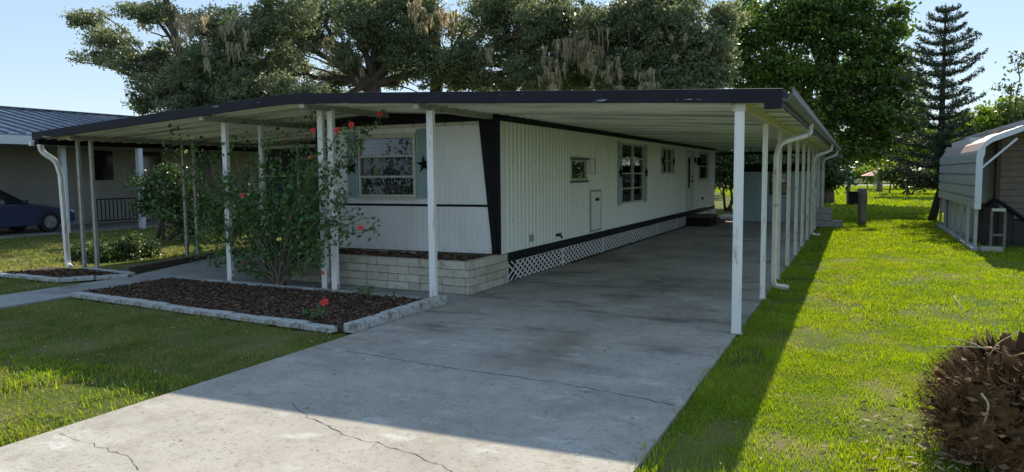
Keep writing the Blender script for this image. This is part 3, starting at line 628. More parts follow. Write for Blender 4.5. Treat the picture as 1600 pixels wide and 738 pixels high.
def tree(name, base, fork, r0, lobes, leafmat, label, cat='tree', group=None, ls=.075, rc=.55, per=110, dens=1.5, bark='bark', seed=1, off=None, moss=None, asp=.5, limbs=None):
    if leafmat == 'oak': rc *= .76; per = int(per*.6); dens *= 1.6
    rng = np.random.default_rng(seed); root = thing(name, tuple(base), label, cat, group)
    b = MB(); fl = np.array(base)+[0,0,-.1]; limb(b, fl, fork, r0*1.15, r0*.75, rng, .05, 8)
    cls = []
    for (c, R, n) in lobes:
        cl = lobe_clusters(c, R, int(n*dens), rng); cls.append(cl)
    for (c, R, n) in lobes:
        P = limb(b, fork, np.array(c)-[0,0,R[2]*.2], r0*.42, r0*.12, rng, .15)
        for _ in range(5):
            e = np.array(c)+rng.normal(0,.55,3)*np.array(R); limb(b, P[rng.integers(3,7)], e, r0*.1, .02, rng, .15, 5)
    for (a, c, ra, rb_) in (limbs or []): limb(b, a, c, ra, rb_, rng, .08)
    b.build('trunk', M[bark], root, smooth=True)
    cl = np.concatenate(cls); V, t = crown(cl, per, rc, ls, rng, asp)
    fast('crown', V, 4, M[leafmat], root, tint=t)
    if off is not None:                       # the crown above the picture, coarser
        cl = np.concatenate([lobe_clusters(c, R, n, rng) for c, R, n in off]); V, t = crown(cl, 30, rc*1.5, ls*2.1, rng, asp)
        fast('upper_crown', V, 4, M[leafmat], root, tint=t)
    if moss is not None:
        Vs = []; ts = []
        for (p, L, wd, n) in moss:
            for tw in range(max(2, n//5)):
                tp = np.array(p)+rng.normal(0,1,3)*[wd,wd*.8,.30]; ta = rng.uniform(0,6.28); tl = rng.uniform(.10,.30); Lm = L*rng.uniform(.35,.8)
                for _ in range(16):
                    q = rng.uniform(-1,1); s0 = tp+np.array([np.cos(ta)*tl*q, np.sin(ta)*tl*q, rng.normal(0,.03)]); l = Lm*(1-.55*q*q)*rng.uniform(.3,1.05)
                    a = rng.uniform(0,6.28); d = np.array([np.cos(a),np.sin(a),0]); k = 5; x = s0.copy(); ww = wm = rng.uniform(.016,.04); t_ = rng.random()
                    for i in range(k):
                        y_ = x+[rng.normal(0,.022)-q*.02,rng.normal(0,.022),-l/k]; w2_ = wm*(1-(i+1)/k)**.7*(1+rng.normal(0,.25))+.002
                        Vs.append([x-d*ww,x+d*ww,y_+d*w2_,y_-d*w2_]); ts.append(t_); x = y_; ww = w2_
        fast('hanging_moss', np.array(Vs), 4, M['moss'], root, tint=ts)
    return root
def lob(px, py, Y, rx, ry, n, dY=1.): 
    p = at(px,py,Y); k = depth(p)/F0; return (p, (rx*k, (rx+ry)/2*k*dY, ry*k), n)
# left oak
Y = 21
L1 = [lob(275,95,Y+1,45,35,16),lob(380,100,Y+1,60,40,20),lob(480,150,Y,50,16,18),lob(230,165,Y,30,12,8),lob(135,30,Y,38,13,9),lob(170,58,Y,55,14,12),lob(155,90,Y,45,10,8),lob(215,95,Y,55,28,22),lob(235,20,Y,60,18,18),lob(255,140,Y,60,28,26),lob(330,110,Y,65,48,46),lob(340,40,Y+1,50,35,22),lob(400,70,Y+1,65,55,46),lob(400,140,Y,80,30,40),lob(450,25,Y+1,60,35,30),lob(300,165,Y,70,22,26)]
mo = [(at(283,35,Y-1), 1.3, .25, 40),(at(330,60,Y-1), 1.2, .4, 30),(at(250,48,Y-1),.7,.3,16),(at(370,60,Y-1),1.,.4,24),(at(300,20,Y-1),.9,.3,24)]
tree('oak_tree', (at(330,300,Y)[0], Y, 0), at(300,150,Y+.3), .34, L1, 'oak', 'large live oak at the left reaching over the patio roof', dens=1.8, ls=.062, rc=.42, per=150, seed=3,
     off=[lob(300,-90,Y+1,200,60,60),lob(430,-60,Y+2,160,40,40)], moss=mo, limbs=[(at(300,150,Y+.3),at(262,10,Y),.2,.13),(at(262,10,Y),at(250,-60,Y),.13,.08),(at(345,110,Y),at(268,65,Y),.06,.03),(at(345,50,Y),at(280,45,Y),.05,.03)])
# leaning oak
Y = 29
L2 = [lob(610,95,Y+2,40,35,18),lob(530,120,Y+2,35,22,12),lob(650,60,Y+1,35,30,14),lob(560,125,Y+2,30,14,8),lob(660,110,Y+1,40,30,18),lob(590,60,Y+1,50,45,26),lob(500,20,Y,60,35,34),lob(455,110,Y,45,38,24),lob(560,30,Y-1,45,40,30),lob(535,150,Y+2,45,14,8),lob(620,70,Y,38,45,26),lob(545,85,Y-1,22,26,10),lob(640,15,Y+1,55,30,26),lob(470,60,Y-1,40,35,26),lob(620,130,Y+2,30,12,5),lob(590,10,Y,40,30,20)]
mo = [(at(505,68,Y-1),1.1,.35,40),(at(560,100,Y-1),.9,.3,20),(at(515,80,Y-1),.9,.2,24),(at(650,20,Y-1),1.6,.35,40)]
tree('oak_tree', (at(600,300,Y)[0], Y, 0), at(582,135,Y), .52, L2, 'oak', 'live oak with a thick trunk leaning left behind the front of the home', dens=1.8, ls=.07, rc=.5, per=130, seed=5,
     off=[lob(540,-80,Y,160,60,50)], moss=mo, limbs=[(at(582,135,Y),at(540,85,Y),.48,.36),(at(540,85,Y),at(485,50,Y),.36,.22),(at(485,50,Y),at(470,95,Y),.14,.08),(at(485,50,Y),at(400,20,Y),.2,.1)])
# upright oak
Y = 32
L3 = [lob(750,130,Y,60,16,20),lob(830,130,Y+1,60,16,24),lob(800,10,Y+1,80,25,30),lob(900,60,Y+1,50,45,24),lob(740,100,Y-1,45,38,32),lob(800,60,Y,55,50,50),lob(770,20,Y,55,30,30),lob(850,40,Y-1,50,40,36),lob(720,50,Y+1,35,30,14),lob(840,110,Y-1,55,35,42),lob(690,95,Y-2,35,28,16),lob(900,100,Y,45,40,34),lob(880,30,Y,45,40,30)]
mo = [(at(668,15,Y-1),2.2,.35,70),(at(690,30,Y-1),1.8,.4,50),(at(765,80,Y-2),1.4,.3,20),(at(860,105,Y-2),1.5,.4,26)]
tree('oak_tree', (at(688,300,Y)[0], Y, 0), at(684,120,Y), .42, L3, 'oak', 'live oak with a straight upright trunk hung with moss behind the home', ls=.075, rc=.5, per=140, seed=6,
     off=[lob(760,-80,Y,180,60,60)], moss=mo, limbs=[(at(684,120,Y),at(672,30,Y),.42,.34),(at(672,30,Y),at(660,-40,Y),.34,.2)])
# mossy oak
Y = 31
L4 = [lob(1128,30,Y+1,30,28,14),lob(1125,85,Y+1,30,30,14),lob(930,125,Y+2,60,22,22),lob(1000,70,Y+1,70,55,40),lob(1040,5,Y+1,70,25,26),lob(890,125,Y+2,50,20,20),lob(940,40,Y,50,40,34),lob(990,30,Y,50,35,30),lob(960,105,Y,50,30,30),lob(1020,110,Y,50,35,34),lob(1050,45,Y,55,40,38),lob(1080,95,Y,45,35,32),lob(1105,125,Y,40,22,18),lob(1110,65,Y,30,25,12),lob(1050,140,Y,80,15,20)]
mo = [(at(905,62,Y-.8),1.9,.55,110),(at(925,78,Y-.8),1.6,.5,90),(at(858,105,Y-1.5),1.1,.25,40),(at(1000,120,Y-1.5),.8,.6,50),(at(945,110,Y-1.5),1.,.5,50),(at(1060,60,Y-1),.6,.6,30)]
tree('oak_tree', (at(975,300,Y)[0], Y, 0), at(970,140,Y), .4, L4, 'oak', 'live oak draped in long tan moss above the right of the home', ls=.075, rc=.5, per=150, seed=8,
     off=[lob(980,-80,Y,170,60,60)], moss=mo)
# dark broadleaf tree
Y = 44
L5 = [lob(1405,45,Y,16,12,5),lob(1425,130,Y,14,16,5),lob(1400,165,Y,22,18,8),lob(1395,15,Y,22,14,6),lob(1418,205,Y,18,14,6),lob(1150,90,Y+2,30,50,20),lob(1160,30,Y+2,30,35,16),lob(1180,60,Y,50,50,40),lob(1180,120,Y,50,45,30),lob(1240,30,Y,60,45,46),lob(1250,110,Y,60,50,50),lob(1310,45,Y,55,45,44),lob(1370,70,Y,38,34,22),lob(1330,120,Y,60,45,50),lob(1385,130,Y,35,35,22),lob(1300,180,Y,55,40,40),lob(1370,190,Y,50,35,34),lob(1340,235,Y,60,22,28),lob(1290,240,Y,40,25,20),lob(1408,95,Y,14,12,4),lob(1300,5,Y,70,25,24)]
tree('broadleaf_tree', (at(1290,300,Y)[0], Y, 0), at(1290,180,Y), .45, L5, 'maple', 'tall dense dark green tree behind the canopy, left of the conifer', ls=.115, rc=.62, per=105, dens=1.25, seed=9, asp=.55, off=[lob(1240,-60,Y,110,35,26)])
# background greenery closing the view behind the home
def bush(name, lobes, m, label, cat='shrub', ls=.12, rc=.6, per=90, seed=1, group=None, asp=.5):
    rng = np.random.default_rng(seed); c = lobes[0][0]; root = thing(name, (c[0],c[1],0), label, cat, group); b = MB()
    for (p,R,n) in lobes:
        limb(b, (c[0]+rng.normal(0,.2),c[1],-.05), p, .06+.01*R[0], .02, rng)
    b.build('trunk', M['bark'], root, smooth=True)
    cl = np.concatenate([lobe_clusters(p,R,n,rng) for p,R,n in lobes]); V, t = crown(cl, per, rc, ls, rng, asp); fast('crown', V, 4, M[m], root, tint=t); return root
bush('shrub', [lob(1140,262,34,28,34,30),lob(1120,240,34,26,20,20),lob(1200,248,34,50,22,34)], 'shrub', 'dark shrubs seen through the gap between home and shed', seed=21, ls=.1)
bush('shrub', [lob(1275,258,36,28,32,30),lob(1295,275,36,16,22,14),lob(1240,250,36,40,25,22)], 'shrub', 'dark shrub behind the far end of the post row', seed=22, ls=.1)
bush('lime_tree', [lob(1400,250,80,28,22,20),lob(1380,262,80,16,12,10),lob(1430,255,80,30,20,20)], 'lime', 'bright lime green tree far beyond the lawn', 'tree', ls=.22, rc=1.1, seed=23)
bush('lime_tree', [lob(1540,198,60,55,26,44),lob(1590,188,60,40,34,38),lob(1500,200,60,30,16,14)], 'lime', 'pale green treetops above the metal carport', 'tree', ls=.17, rc=.8, seed=24)
bush('lime_tree', [lob(1425,190,58,26,30,26),lob(1400,225,58,30,26,24),lob(1455,225,58,30,26,26)], 'lime', 'yellow green tree glowing between the dark tree and the conifer', 'tree', ls=.16, rc=.8, seed=61)
bush('lime_tree', [(np.array([12.5,58,3.2]),(5,3,3.2),50)], 'lime', 'yellow green tree added beyond the tan house for the side windows to reflect', 'tree', ls=.2, rc=.9, seed=62)  # added so the side windows reflect foliage instead of bright low sky
bush('young_tree', [lob(1580,130,40,22,26,3),lob(1590,100,40,14,18,3),lob(1560,165,40,20,20,4),lob(1598,160,40,14,14,3)], 'shrub', 'thin sparse tree at the right edge, above the carport', 'tree', ls=.1, rc=.5, per=34, seed=25)
bush('shrub', [lob(1400,275,62,30,14,18),lob(1440,278,62,30,14,20)], 'shrub', 'dark round shrub on the far lawn left of the conifer', seed=26, ls=.16)
bush('croton_shrub', [lob(1352,274,75,16,9,14)], 'lime', 'yellow green flowering shrub by the far street', seed=27, ls=.16)
for i, (px, Yb, hh, lb) in enumerate(((1180,125,9,'hazy far tree behind the canopy posts'),(1290,120,10,'far tree left of the street gap'),(1420,122,9,'far tree behind the conifer'),(1500,118,8,'far tree behind the metal carport'),(1590,115,9,'far tree at the right edge of the view'))):
    p = at(px,268,Yb); bush('distant_tree', [(np.array([p[0],Yb,hh*.45]),(8,4,hh*.45),60)], 'maple', lb, 'tree', ls=.32, rc=1.6, per=60, seed=30+i, group='trees beyond the street')
for i, (px, Yb, hh, lb) in enumerate(((330,55,6.5,'tree behind the blue roof house'),(420,60,10,'tree seen in gaps left of the leaning oak'),(560,62,10.5,'tree seen in gaps between the oaks'),(760,60,11,'tree behind the upright oak'),(950,62,11,'tree behind the mossy oak'),(1090,58,10,'tree behind the right end of the home'))):
    p = at(px,268,Yb); k = depth(p)/F0; bush('rear_tree', [(np.array([p[0],Yb,hh*.5]),(75*k,3.5,hh*.5),50+10*(i > 2)*3)], 'oak', lb, 'tree', ls=.2, rc=1.1, per=60, seed=50+i, group='trees behind the oaks')

# ------------------------------------------------------------------ conifer
def conifer():
    rng = np.random.default_rng(17); base = np.array([2.3,28.8,0]); top = at(1478,5,28.8); root = thing('conifer_tree', tuple(base), 'slim dark Norfolk type conifer with tiered branches beside the metal carport', 'tree')
    b = MB(); P = [base+[0,0,-.1], base+[.12,0,.5], base+[.28,0,1.2], base+[.2,0,2.4]]; 
    for i in range(1,7): t = i/6; P.append((base+[.2,0,2.4])*(1-t)+top*t)
    b.tube(P, [.14,.125,.115,.115,.1,.085,.07,.05,.035,.012], 10); V = []; T = []; z = 1.15; H = top[2]
    while z < H-.1:
        t = z/H; c = np.array([base[0]+.2+(top[0]-base[0]-.2)*t, 28.8, z]); R = (.2+.98*min(1,((H-z)/1.7))**.8)*(1+.45*max(0,min(1,(.75-t)/.5))); nb = 7 if t < .8 else 6; a0 = rng.uniform(0,6.3)
        for k in range(nb):
            a = a0+2*math.pi*k/nb+rng.normal(0,.12); L = R*rng.uniform(.55,1.15); d = np.array([math.cos(a),math.sin(a),0]); pts = []
            for i in range(7):
                s_ = i/6; pts.append(c+d*L*s_+np.array([0,0,(.34*s_**2-.04*s_)*L*(1.1 if t > .4 else .7)]))
            b.tube(pts, [.022*(1-.6*i/6)*(1.3-t) for i in range(7)], 4)
            n = int(200*L+16); s_ = rng.random(n)**.75; idx = np.minimum((s_*6).astype(int),5); PA = np.array(pts); q = PA[idx]+(PA[idx+1]-PA[idx])*((s_*6-idx)[:,None])
            sd = np.cross(d,[0,0,1]); o = sd[None]*rng.normal(0,.10*(1+.6*(1-t)),n)[:,None]*(1-.3*s_)[:,None]+np.array([0,0,1])[None]*rng.normal(.01,.032,n)[:,None]
            V.append(q+o); T.append(rng.random(n))
        z += .34+rng.normal(0,.03)
    b.build('trunk', M['pinebark'], root, smooth=True)
    C = np.concatenate(V); fast('needles', leafquads(C, .062, .26, rng), 4, M['pine'], root, tint=np.concatenate(T))
conifer()

# ------------------------------------------------------------------ hibiscus and small shrubs
def flower(p, parent, r=.055, m='petal', seed=0):
    rng = np.random.default_rng(seed); b = MB(); n = rng.normal(0,1,3)*.6+np.array([.3,-1,.2]); n /= np.linalg.norm(n); u = np.cross(n,[0,0,1]); u /= np.linalg.norm(u); v = np.cross(n,u)
    for k in range(5):
        a = 2*math.pi*k/5+rng.uniform(0,.3); d = u*math.cos(a)+v*math.sin(a); e = np.cross(n,d); p = np.array(p, float)
        b.add([p, p+d*r*.55-e*r*.42+n*r*.25, p+d*r*1.05-e*r*.3+n*r*.15, p+d*r*1.1+e*r*.3+n*r*.1, p+d*r*.55+e*r*.42+n*r*.2], [(0,1,2,3,4)])
    b.tube([p, np.array(p)+n*r*1.1], [.005,.004], 5)
    return b.build('flower', M[m], parent)
def hibiscus():
    rng = np.random.default_rng(5); base = gr(441,451); root = thing('hibiscus_bush', (base[0],base[1],.0), 'leggy hibiscus bush with red flowers climbing among the white canopy posts', 'shrub')
    ends = [(300,240),(250,260),(235,320),(260,370),(290,290),(330,250),(350,300),(320,350),(300,400),(340,390),(390,240),(400,280),(420,250),(440,300),(430,340),(460,260),(470,300),(480,210),(495,180),(520,200),(545,190),(590,182),(570,215),(560,240),(530,260),(520,300),(545,290),(550,350),(575,350),(560,330),(520,400),(590,345),(500,360),(480,380),(400,350),(380,330),(360,230),(280,330),(410,400),(370,420),(480,240),(500,230),(515,225),(540,215),(535,330),(480,330),(255,300),(270,240)]
    b = MB(); V = []; T = []; st_ = MB()
    for k, (x, y) in enumerate(ends):
        Yt = base[1]+rng.uniform(-.35,.55); e = at(x+rng.normal(0,6), y+rng.normal(0,6), Yt); s0 = np.array([base[0],base[1],.02])+rng.normal(0,.04,3)*[1,1,0]
        mid = s0+(e-s0)*.45+np.array([(s0[0]-e[0])*.18, 0, .35*abs(e[2])*.5+rng.normal(0,.08)]); P = []
        for i in range(13):
            t = i/12; P.append(s0*(1-t)**2+mid*2*t*(1-t)+e*t*t+rng.normal(0,.02,3)*(i > 0))
        b.tube(P, [.012*(1-t/13)+.003 for t in range(13)], 5)
        tw = [P]
        for _ in range(6):
            i = rng.integers(5,12); d = rng.normal(0,.17,3)+np.array([0,0,.03]); Q = [P[i], P[i]+d*.5+[0,0,.02], P[i]+d+[0,0,-.01]]; b.tube(Q, [.006,.004,.003], 4); tw.append([Q[0],(Q[0]+Q[1])/2,Q[1],(Q[1]+Q[2])/2,Q[2]])
        for j, Q in enumerate(tw):
            Q = np.array(Q); n = 38 if j == 0 else 12; s_ = rng.uniform(.30 if j == 0 else .1, 1, n)*(len(Q)-1.001); ii = s_.astype(int); q = Q[ii]+(Q[ii+1]-Q[ii])*(s_-ii)[:,None]
            V.append(q+rng.normal(0,.055,(n,3))); T.append(np.clip(rng.normal(.5,.22,n),0,1))
    # a mass of young shoots in the middle
    C = np.array([at(rng.normal(430,55), rng.normal(320,52), base[1]+rng.uniform(-.3,.6)) for _ in range(80)])
    for c in C: V.append(c+rng.normal(0,.10,(14,3))); T.append(rng.random(14)*.7)
    C = np.array([at(rng.normal(300,38), rng.normal(300,42), base[1]+rng.uniform(-.1,.7)) for _ in range(34)])
    for c in C: V.append(c+rng.normal(0,.10,(12,3))); T.append(rng.random(12)*.6)
    b.build('stem', M['stem'], root, smooth=True)
    C = np.concatenate(V); T = np.concatenate(T); ok = C[:,2] > .12; C = C[ok]; T = T[ok]
    N = len(C); u = rng.normal(0,1,(N,3)); u[:,2] -= .7; u /= np.linalg.norm(u,axis=1)[:,None]; v = np.cross(rng.normal(0,1,(N,3)),u); v /= np.linalg.norm(v,axis=1)[:,None]
    s_ = (.034*rng.uniform(.55,1.3,N))[:,None]; fast('foliage', np.stack([C-u*s_, C-u*s_*.35-v*s_*.62, C+u*s_*.35-v*s_*.5, C+u*s_*1.15, C+u*s_*.35+v*s_*.5, C-u*s_*.35+v*s_*.62],1), 6, M['hib'], root, tint=T)
    for i, (x, y) in enumerate(((489,204),(593,179),(549,195),(526,204),(486,246),(379,306),(452,339),(564,356),(505,426),(383,410),(281,282))):
        flower(at(x,y,base[1]-.30), root, .040 if i < 9 else .032, seed=i)
    for x, y in ((291,237),(436,374)): flower(at(x,y,base[1]-.32), root, .035, 'yellow', x)
hibiscus()
q = gr(507,476,.06); fo = flower((q[0],q[1],.085), None, .06, seed=77); tag(fo, 'fallen red hibiscus flower lying on the mulch', 'flower')
def weed(px, py, r, n, label, seed):
    rng = np.random.default_rng(seed); p = gr(px,py,.03); root = thing('weed_plant', tuple(p), label, 'plant'); b = MB(); C = []
    for _ in range(n):
        e = p+[rng.normal(0,r),rng.normal(0,r*.6),abs(rng.normal(r*.8,r*.3))]; b.tube([p,(p+e)/2+[0,0,.03],e], .004, 4); C.append(e+rng.normal(0,.03,(6,3)))
    b.build('stem', M['stem'], root); C = np.concatenate(C); fast('foliage', leafquads(C,.03,.5,rng), 4, M['hib'], root, tint=rng.random(len(C)))
weed(575,466,.14,14,'small leafy seedling by the bed edge near the corner post',1); weed(505,436,.13,18,'low leafy sprout at the foot of the paired posts',2); weed(490,498,.1,8,'low weed patch in the mulch near the lawn',3)
bush('hedge', [lob(130,398,10.3,30,14,12),lob(170,395,10.8,30,18,14),lob(190,392,10.6,30,24,18),lob(215,385,11,22,25,14),lob(160,400,10.2,14,14,8),lob(228,405,11,12,12,6)], 'shrub', 'dim rounded hedge on the grass left of the patio', 'hedge', ls=.035, rc=.2, per=170, seed=41)
bush('hedge', [lob(250,310,14,40,40,30),lob(300,330,14.4,40,45,34),lob(360,330,15,34,40,28),lob(280,280,14.2,24,26,12)], 'shrub', 'tall dark hedge between the patio and the neighbouring house', 'hedge', ls=.045, rc=.28, per=170, seed=42)
bush('hedge', [lob(60,388,12.5,40,10,10)], 'weed', 'low ground plants by the side lawn at the left', 'plant', ls=.03, rc=.18, per=90, seed=43)

# ------------------------------------------------------------------ palm stump
def palm():
    rng = np.random.default_rng(31); c = np.array([.93,3.95,0.]); c = gr(1572,735); c = np.array([c[0]+.12,c[1]+.28,0]); root = thing('palm_stump', tuple(c), 'squat cut palm trunk covered in brown leaf stubs on the right lawn', 'palm stump')
    Rr, H = .50, .66
    def surf(t, a):                            # barrel profile
        r = Rr*math.sqrt(max(.02,1-((t-.42)/.61)**2))
        return np.array([c[0]+r*math.cos(a), c[1]+r*math.sin(a), t*H*1.0]), r
    b = MB(); n = 24; rows = 14
    vs = [surf(i/rows*.97, 2*math.pi*k/n)[0]*1-np.array([0,0,.03]) for i in range(rows+1) for k in range(n)]
    vs = [c*np.array([1,1,0])+(v-c*np.array([1,1,0]))*np.array([.86,.86,.96]) for v in vs]
    b.add(vs, [(i*n+k,i*n+(k+1)%n,(i+1)*n+(k+1)%n,(i+1)*n+k) for i in range(rows) for k in range(n)]+[tuple(rows*n+k for k in range(n))]); b.build('core', M['fibre'], root, smooth=True)
    b = MB(); ga = math.pi*(3-math.sqrt(5)); N = 380
    for i in range(N):
        t = .03+.95*i/N; a = i*ga+rng.normal(0,.05); p, r = surf(t, a); o = np.array([math.cos(a),math.sin(a),0.]); tilt = -.25+1.55*t+rng.normal(0,.25)
        d = o*math.cos(tilt)+np.array([0,0,1])*math.sin(tilt); s_ = np.array([-o[1],o[0],0]); u = np.cross(s_,d); L = rng.uniform(.0,.075)*(1-.35*t); wd = rng.uniform(.022,.052); th = wd*.42; q = p-o*.06-d*.03
        ti = float(np.clip(rng.normal(.22,.15),0,1)); cut = float(np.clip(rng.normal(.6,.35),.05,1)); sk = rng.normal(0,.02)
        ring0 = [q-s_*wd-u*th*.3, q+u*th*1.2, q+s_*wd-u*th*.3, q-u*th]; e = q+d*(L+.06); ring1 = [e-s_*wd*.62+d*sk, e+u*th*.8, e+s_*wd*.62-d*sk, e-u*th*.7-d*.015]
        b.add(ring0+ring1, [(0,1,5,4),(1,2,6,5),(2,3,7,6),(3,0,4,7)], ti); b.add(ring1, [(0,1,2,3)], cut)
    b.build('leaf_stub', M['boot'], root, smooth=False)['kind'] = 'stuff'
    Vs = []; T = []
    for _ in range(5500):
        t = rng.random()**.9; a = rng.uniform(0,6.28); p, r = surf(t*.98, a); o = np.array([math.cos(a),math.sin(a),0]); p = p+o*rng.uniform(-.02,.06); d = o*.4+rng.normal(0,.6,3)+[0,0,-.3+.7*t]; d /= np.linalg.norm(d); l = rng.uniform(.02,.10); s_ = np.cross(d,rng.normal(0,1,3)); s_ /= np.linalg.norm(s_); s_ *= .0017
        m_ = p+d*l*.5+rng.normal(0,.006,3); e = p+d*l+[0,0,-.01]; Vs += [[p-s_,p+s_,m_+s_,m_-s_],[m_-s_,m_+s_,e+s_*.3,e-s_*.3]]; T += [rng.random()]*2
    o = fast('trunk_fibre', np.array(Vs), 4, M['fibre'], root, tint=T); o['kind'] = 'stuff'
    tp = c+np.array([0,0,H])
    for P in ([at(1545,556,c[1]-.2), at(1560,535,c[1]-.2), at(1592,519,c[1]-.3)], [at(1533,615,c[1]-.42), at(1545,630,c[1]-.44), at(1543,645,c[1]-.44), at(1537,665,c[1]-.43)], [at(1562,545,c[1]-.1), at(1500,541,c[1]-.2), at(1453,543,c[1]-.3)], [at(1550,550,c[1]-.1), at(1510,533,c[1]-.2), at(1478,528,c[1]-.3)], [at(1540,548,c[1]),at(1515,500,c[1]),at(1490,462,c[1]+.1)]):
        thin = .0035 if P[0][2] > .6 and len(P) == 3 else .006
        b = MB(); b.tube(smooth_path(P,5), thin, 5); b.build('dry_stalk', M['stalk'] if P[-1][2] < .95 or thin > 0.005 else M['stem'], root, smooth=True)
    for z0 in range(1):
        q = np.c_[rng.normal(c[0],.38,900), rng.normal(c[1],.38,900)]; tag(fast('bark_debris', tumbled(np.c_[q, rng.uniform(.0,.03,900)],.03,.3,rng,.3), 4, M['straw'], tint=rng.random(900)*.7), 'orange brown palm debris round the foot of the stump', 'debris', kind='stuff')
palm()

# ------------------------------------------------------------------ neighbour house at the left
nh = thing('neighbour_house', (-26.5,20,0), 'tan neighbouring house with blue metal roof at the left edge', 'house')
NX = -26.3
b = MB(); b.box(NX-.1,NX,6,34,0,2.75)
for i in range(16): b.box(NX,NX+.012,6,34,.1+i*.165,.1+i*.165+.15)
b.build('wall', M['nwall'], nh)
ez = at(0,208,10)  # eave
EXn = -21.9; e1 = atx(0,208,EXn)[2]; r1 = atx(0,168,-27.5)[2]
b = MB(); b.add([(EXn,4,e1),(EXn,34,e1),(-27.6,34,r1),(-27.6,4,r1),(EXn,4,e1-.06),(EXn,34,e1-.06),(-27.6,34,r1-.06),(-27.6,4,r1-.06)], [(0,1,2,3),(7,6,5,4),(0,4,5,1),(1,5,6,2),(2,6,7,3),(3,7,4,0)])
b.add([(-27.6,4,r1),(-27.6,34,r1),(-33,34,e1),(-33,4,e1)], [(0,1,2,3)]); rf = b.build('roof', M['blueroof'], nh)
b = MB()
for i in range(61): b.beam((EXn,4.2+i*.49,e1+.025),(-27.6,4.2+i*.49,r1+.025),.035,.05)
b.beam((-27.6,4,r1+.03),(-27.6,34,r1+.03),.3,.05); b.build('roof_seam', M['blueroof'], rf)
b = MB(); b.box(EXn-.03,EXn+.12,4,34,e1-.3,e1-.05); b.build('eave_fascia', M['vanwhite'], nh)
b = MB(); b.add([(EXn,4,e1-.1),(EXn,34,e1-.1),(NX,34,2.75),(NX,4,2.75)], [(0,1,2,3)]); b.build('soffit', M['beamgrey'], nh)
for px, py in ((104,364),(223,357)):
    p = gr(px,py); b = MB(); b.box(p[0]-.08,p[0]+.08,p[1]-.08,p[1]+.08,0,e1-.25); b.build('carport_post', M['vanwhite'], nh)
for (xa, xb, ya, yb) in ((143,174,232,282),(222,249,226,268),(340,356,236,262)):
    A = atx(xa,yb,NX); B = atx(xb,ya,NX)
    b = MB(); b.box(NX+.01,NX+.05,A[1]-.08,B[1]+.08,A[2]-.08,B[2]+.08); wn = b.build('window', M['nwall'], nh); b = MB(); b.box(NX+.05,NX+.06,A[1],B[1],A[2],B[2]); b.build('pane', M['carglass'], wn)
rl = thing('porch_railing', (-23,19,0), 'dark metal railing beside the neighbouring house', 'railing'); A = gr(150,357); B = gr(240,352); b = MB()
XR = -24.6; ya, yb = atx(152,340,XR)[1], atx(225,340,XR)[1]
b.box(XR-.02,XR+.02,ya,yb,.93,.97); b.box(XR-.02,XR+.02,ya,yb,.15,.19)
k = ya
while k <= yb: b.box(XR-.012,XR+.012,k,k+.024,.19,.93); k += .16
b.build('rail', M['black'], rl)
# car
def car():
    X1c, X0c = -23.3, -25.1; Yf = atx(120,345,X1c)[1]; root = thing('parked_car', (-24.2,Yf-2.3,0), 'navy blue sedan parked in the neighbouring carport', 'car')
    low = [(0,.32),(.02,.55),(.18,.68),(.9,.86),(1.5,.95),(4.2,.98),(4.65,.92),(4.72,.5),(4.65,.3),(3.9,.22),(.3,.22)]
    b = MB(); secs = [(0,.93),(.06,1.),(.5,1.0),(.94,1.),(1,.93)]
    V = []; n = len(low)
    for s_, k in ((0,.9),(.05,.98),(.12,1),(.88,1),(.95,.98),(1,.9)):
        x = X0c+(X1c-X0c)*s_; V += [(x, Yf-(2.36+(y-2.36)*(1 if k > .95 else .985)), .6+(z-.6)*k) for y,z in low]
    b.add(V, [(i*n+j,i*n+(j+1)%n,(i+1)*n+(j+1)%n,(i+1)*n+j) for i in range(5) for j in range(n)]+[tuple(range(n)), tuple(5*n+j for j in range(n))]); b.build('body', M['carpaint'], root, smooth=False, bevel=.02)
    cab = [(1.35,.94),(2.15,1.38),(2.5,1.44),(3.3,1.42),(4.3,.97)]; b = MB(); V = []; n = 5
    for s_, k in ((.07,0),(.17,1),(.83,1),(.93,0)):
        x = X0c+(X1c-X0c)*s_; V += [(x, Yf-y, z if k else .93+(z-.94)*.05) for y,z in cab]
    b.add(V, [(i*n+j,i*n+(j+1)%n,(i+1)*n+(j+1)%n,(i+1)*n+j) for i in range(3) for j in range(n)]); b.build('cabin_glass', M['carglass'], root)
    b = MB(); b.prism([(Yf-2.1,1.37),(Yf-2.5,1.46),(Yf-3.3,1.44),(Yf-3.5,1.35)],'x',X0c+.3,X1c-.3); b.build('roof_panel', M['carpaint'], root, bevel=.02)
    for y in (Yf-.88,Yf-3.7):
        for x0, x1 in ((X1c-.2,X1c+.012),(X0c-.012,X0c+.2)):
            b = MB(); b.tube([(x0,y,.33),(x1,y,.33)], .33, 28); wh = b.build('wheel', M['tyre'], root, bevel=.02)
            xo = x1 if x1 > -24 else x0; sg = 1 if x1 > -24 else -1; b = MB(); b.tube([(xo-sg*.0,y,.33),(xo+sg*.006,y,.33)], .2, 20)
            for k in range(5): a = k*2*math.pi/5+.3; b.beam((xo+sg*.012,y,.33),(xo+sg*.012,y+.21*math.cos(a),.33+.21*math.sin(a)),.035,.012)
            b.build('rim', M['rim'], wh)
    for x in (X1c-.25,X0c+.25): b = MB(); b.box(x-.15,x+.15,Yf-.12,Yf-.0,.58,.68); b.build('headlight', M['lamp'], root, bevel=.02)
    b = MB(); b.box(X1c-.02,X1c+.14,Yf-1.75,Yf-1.6,.95,1.06); b.build('side_mirror', M['carpaint'], root, bevel=.02)
car()

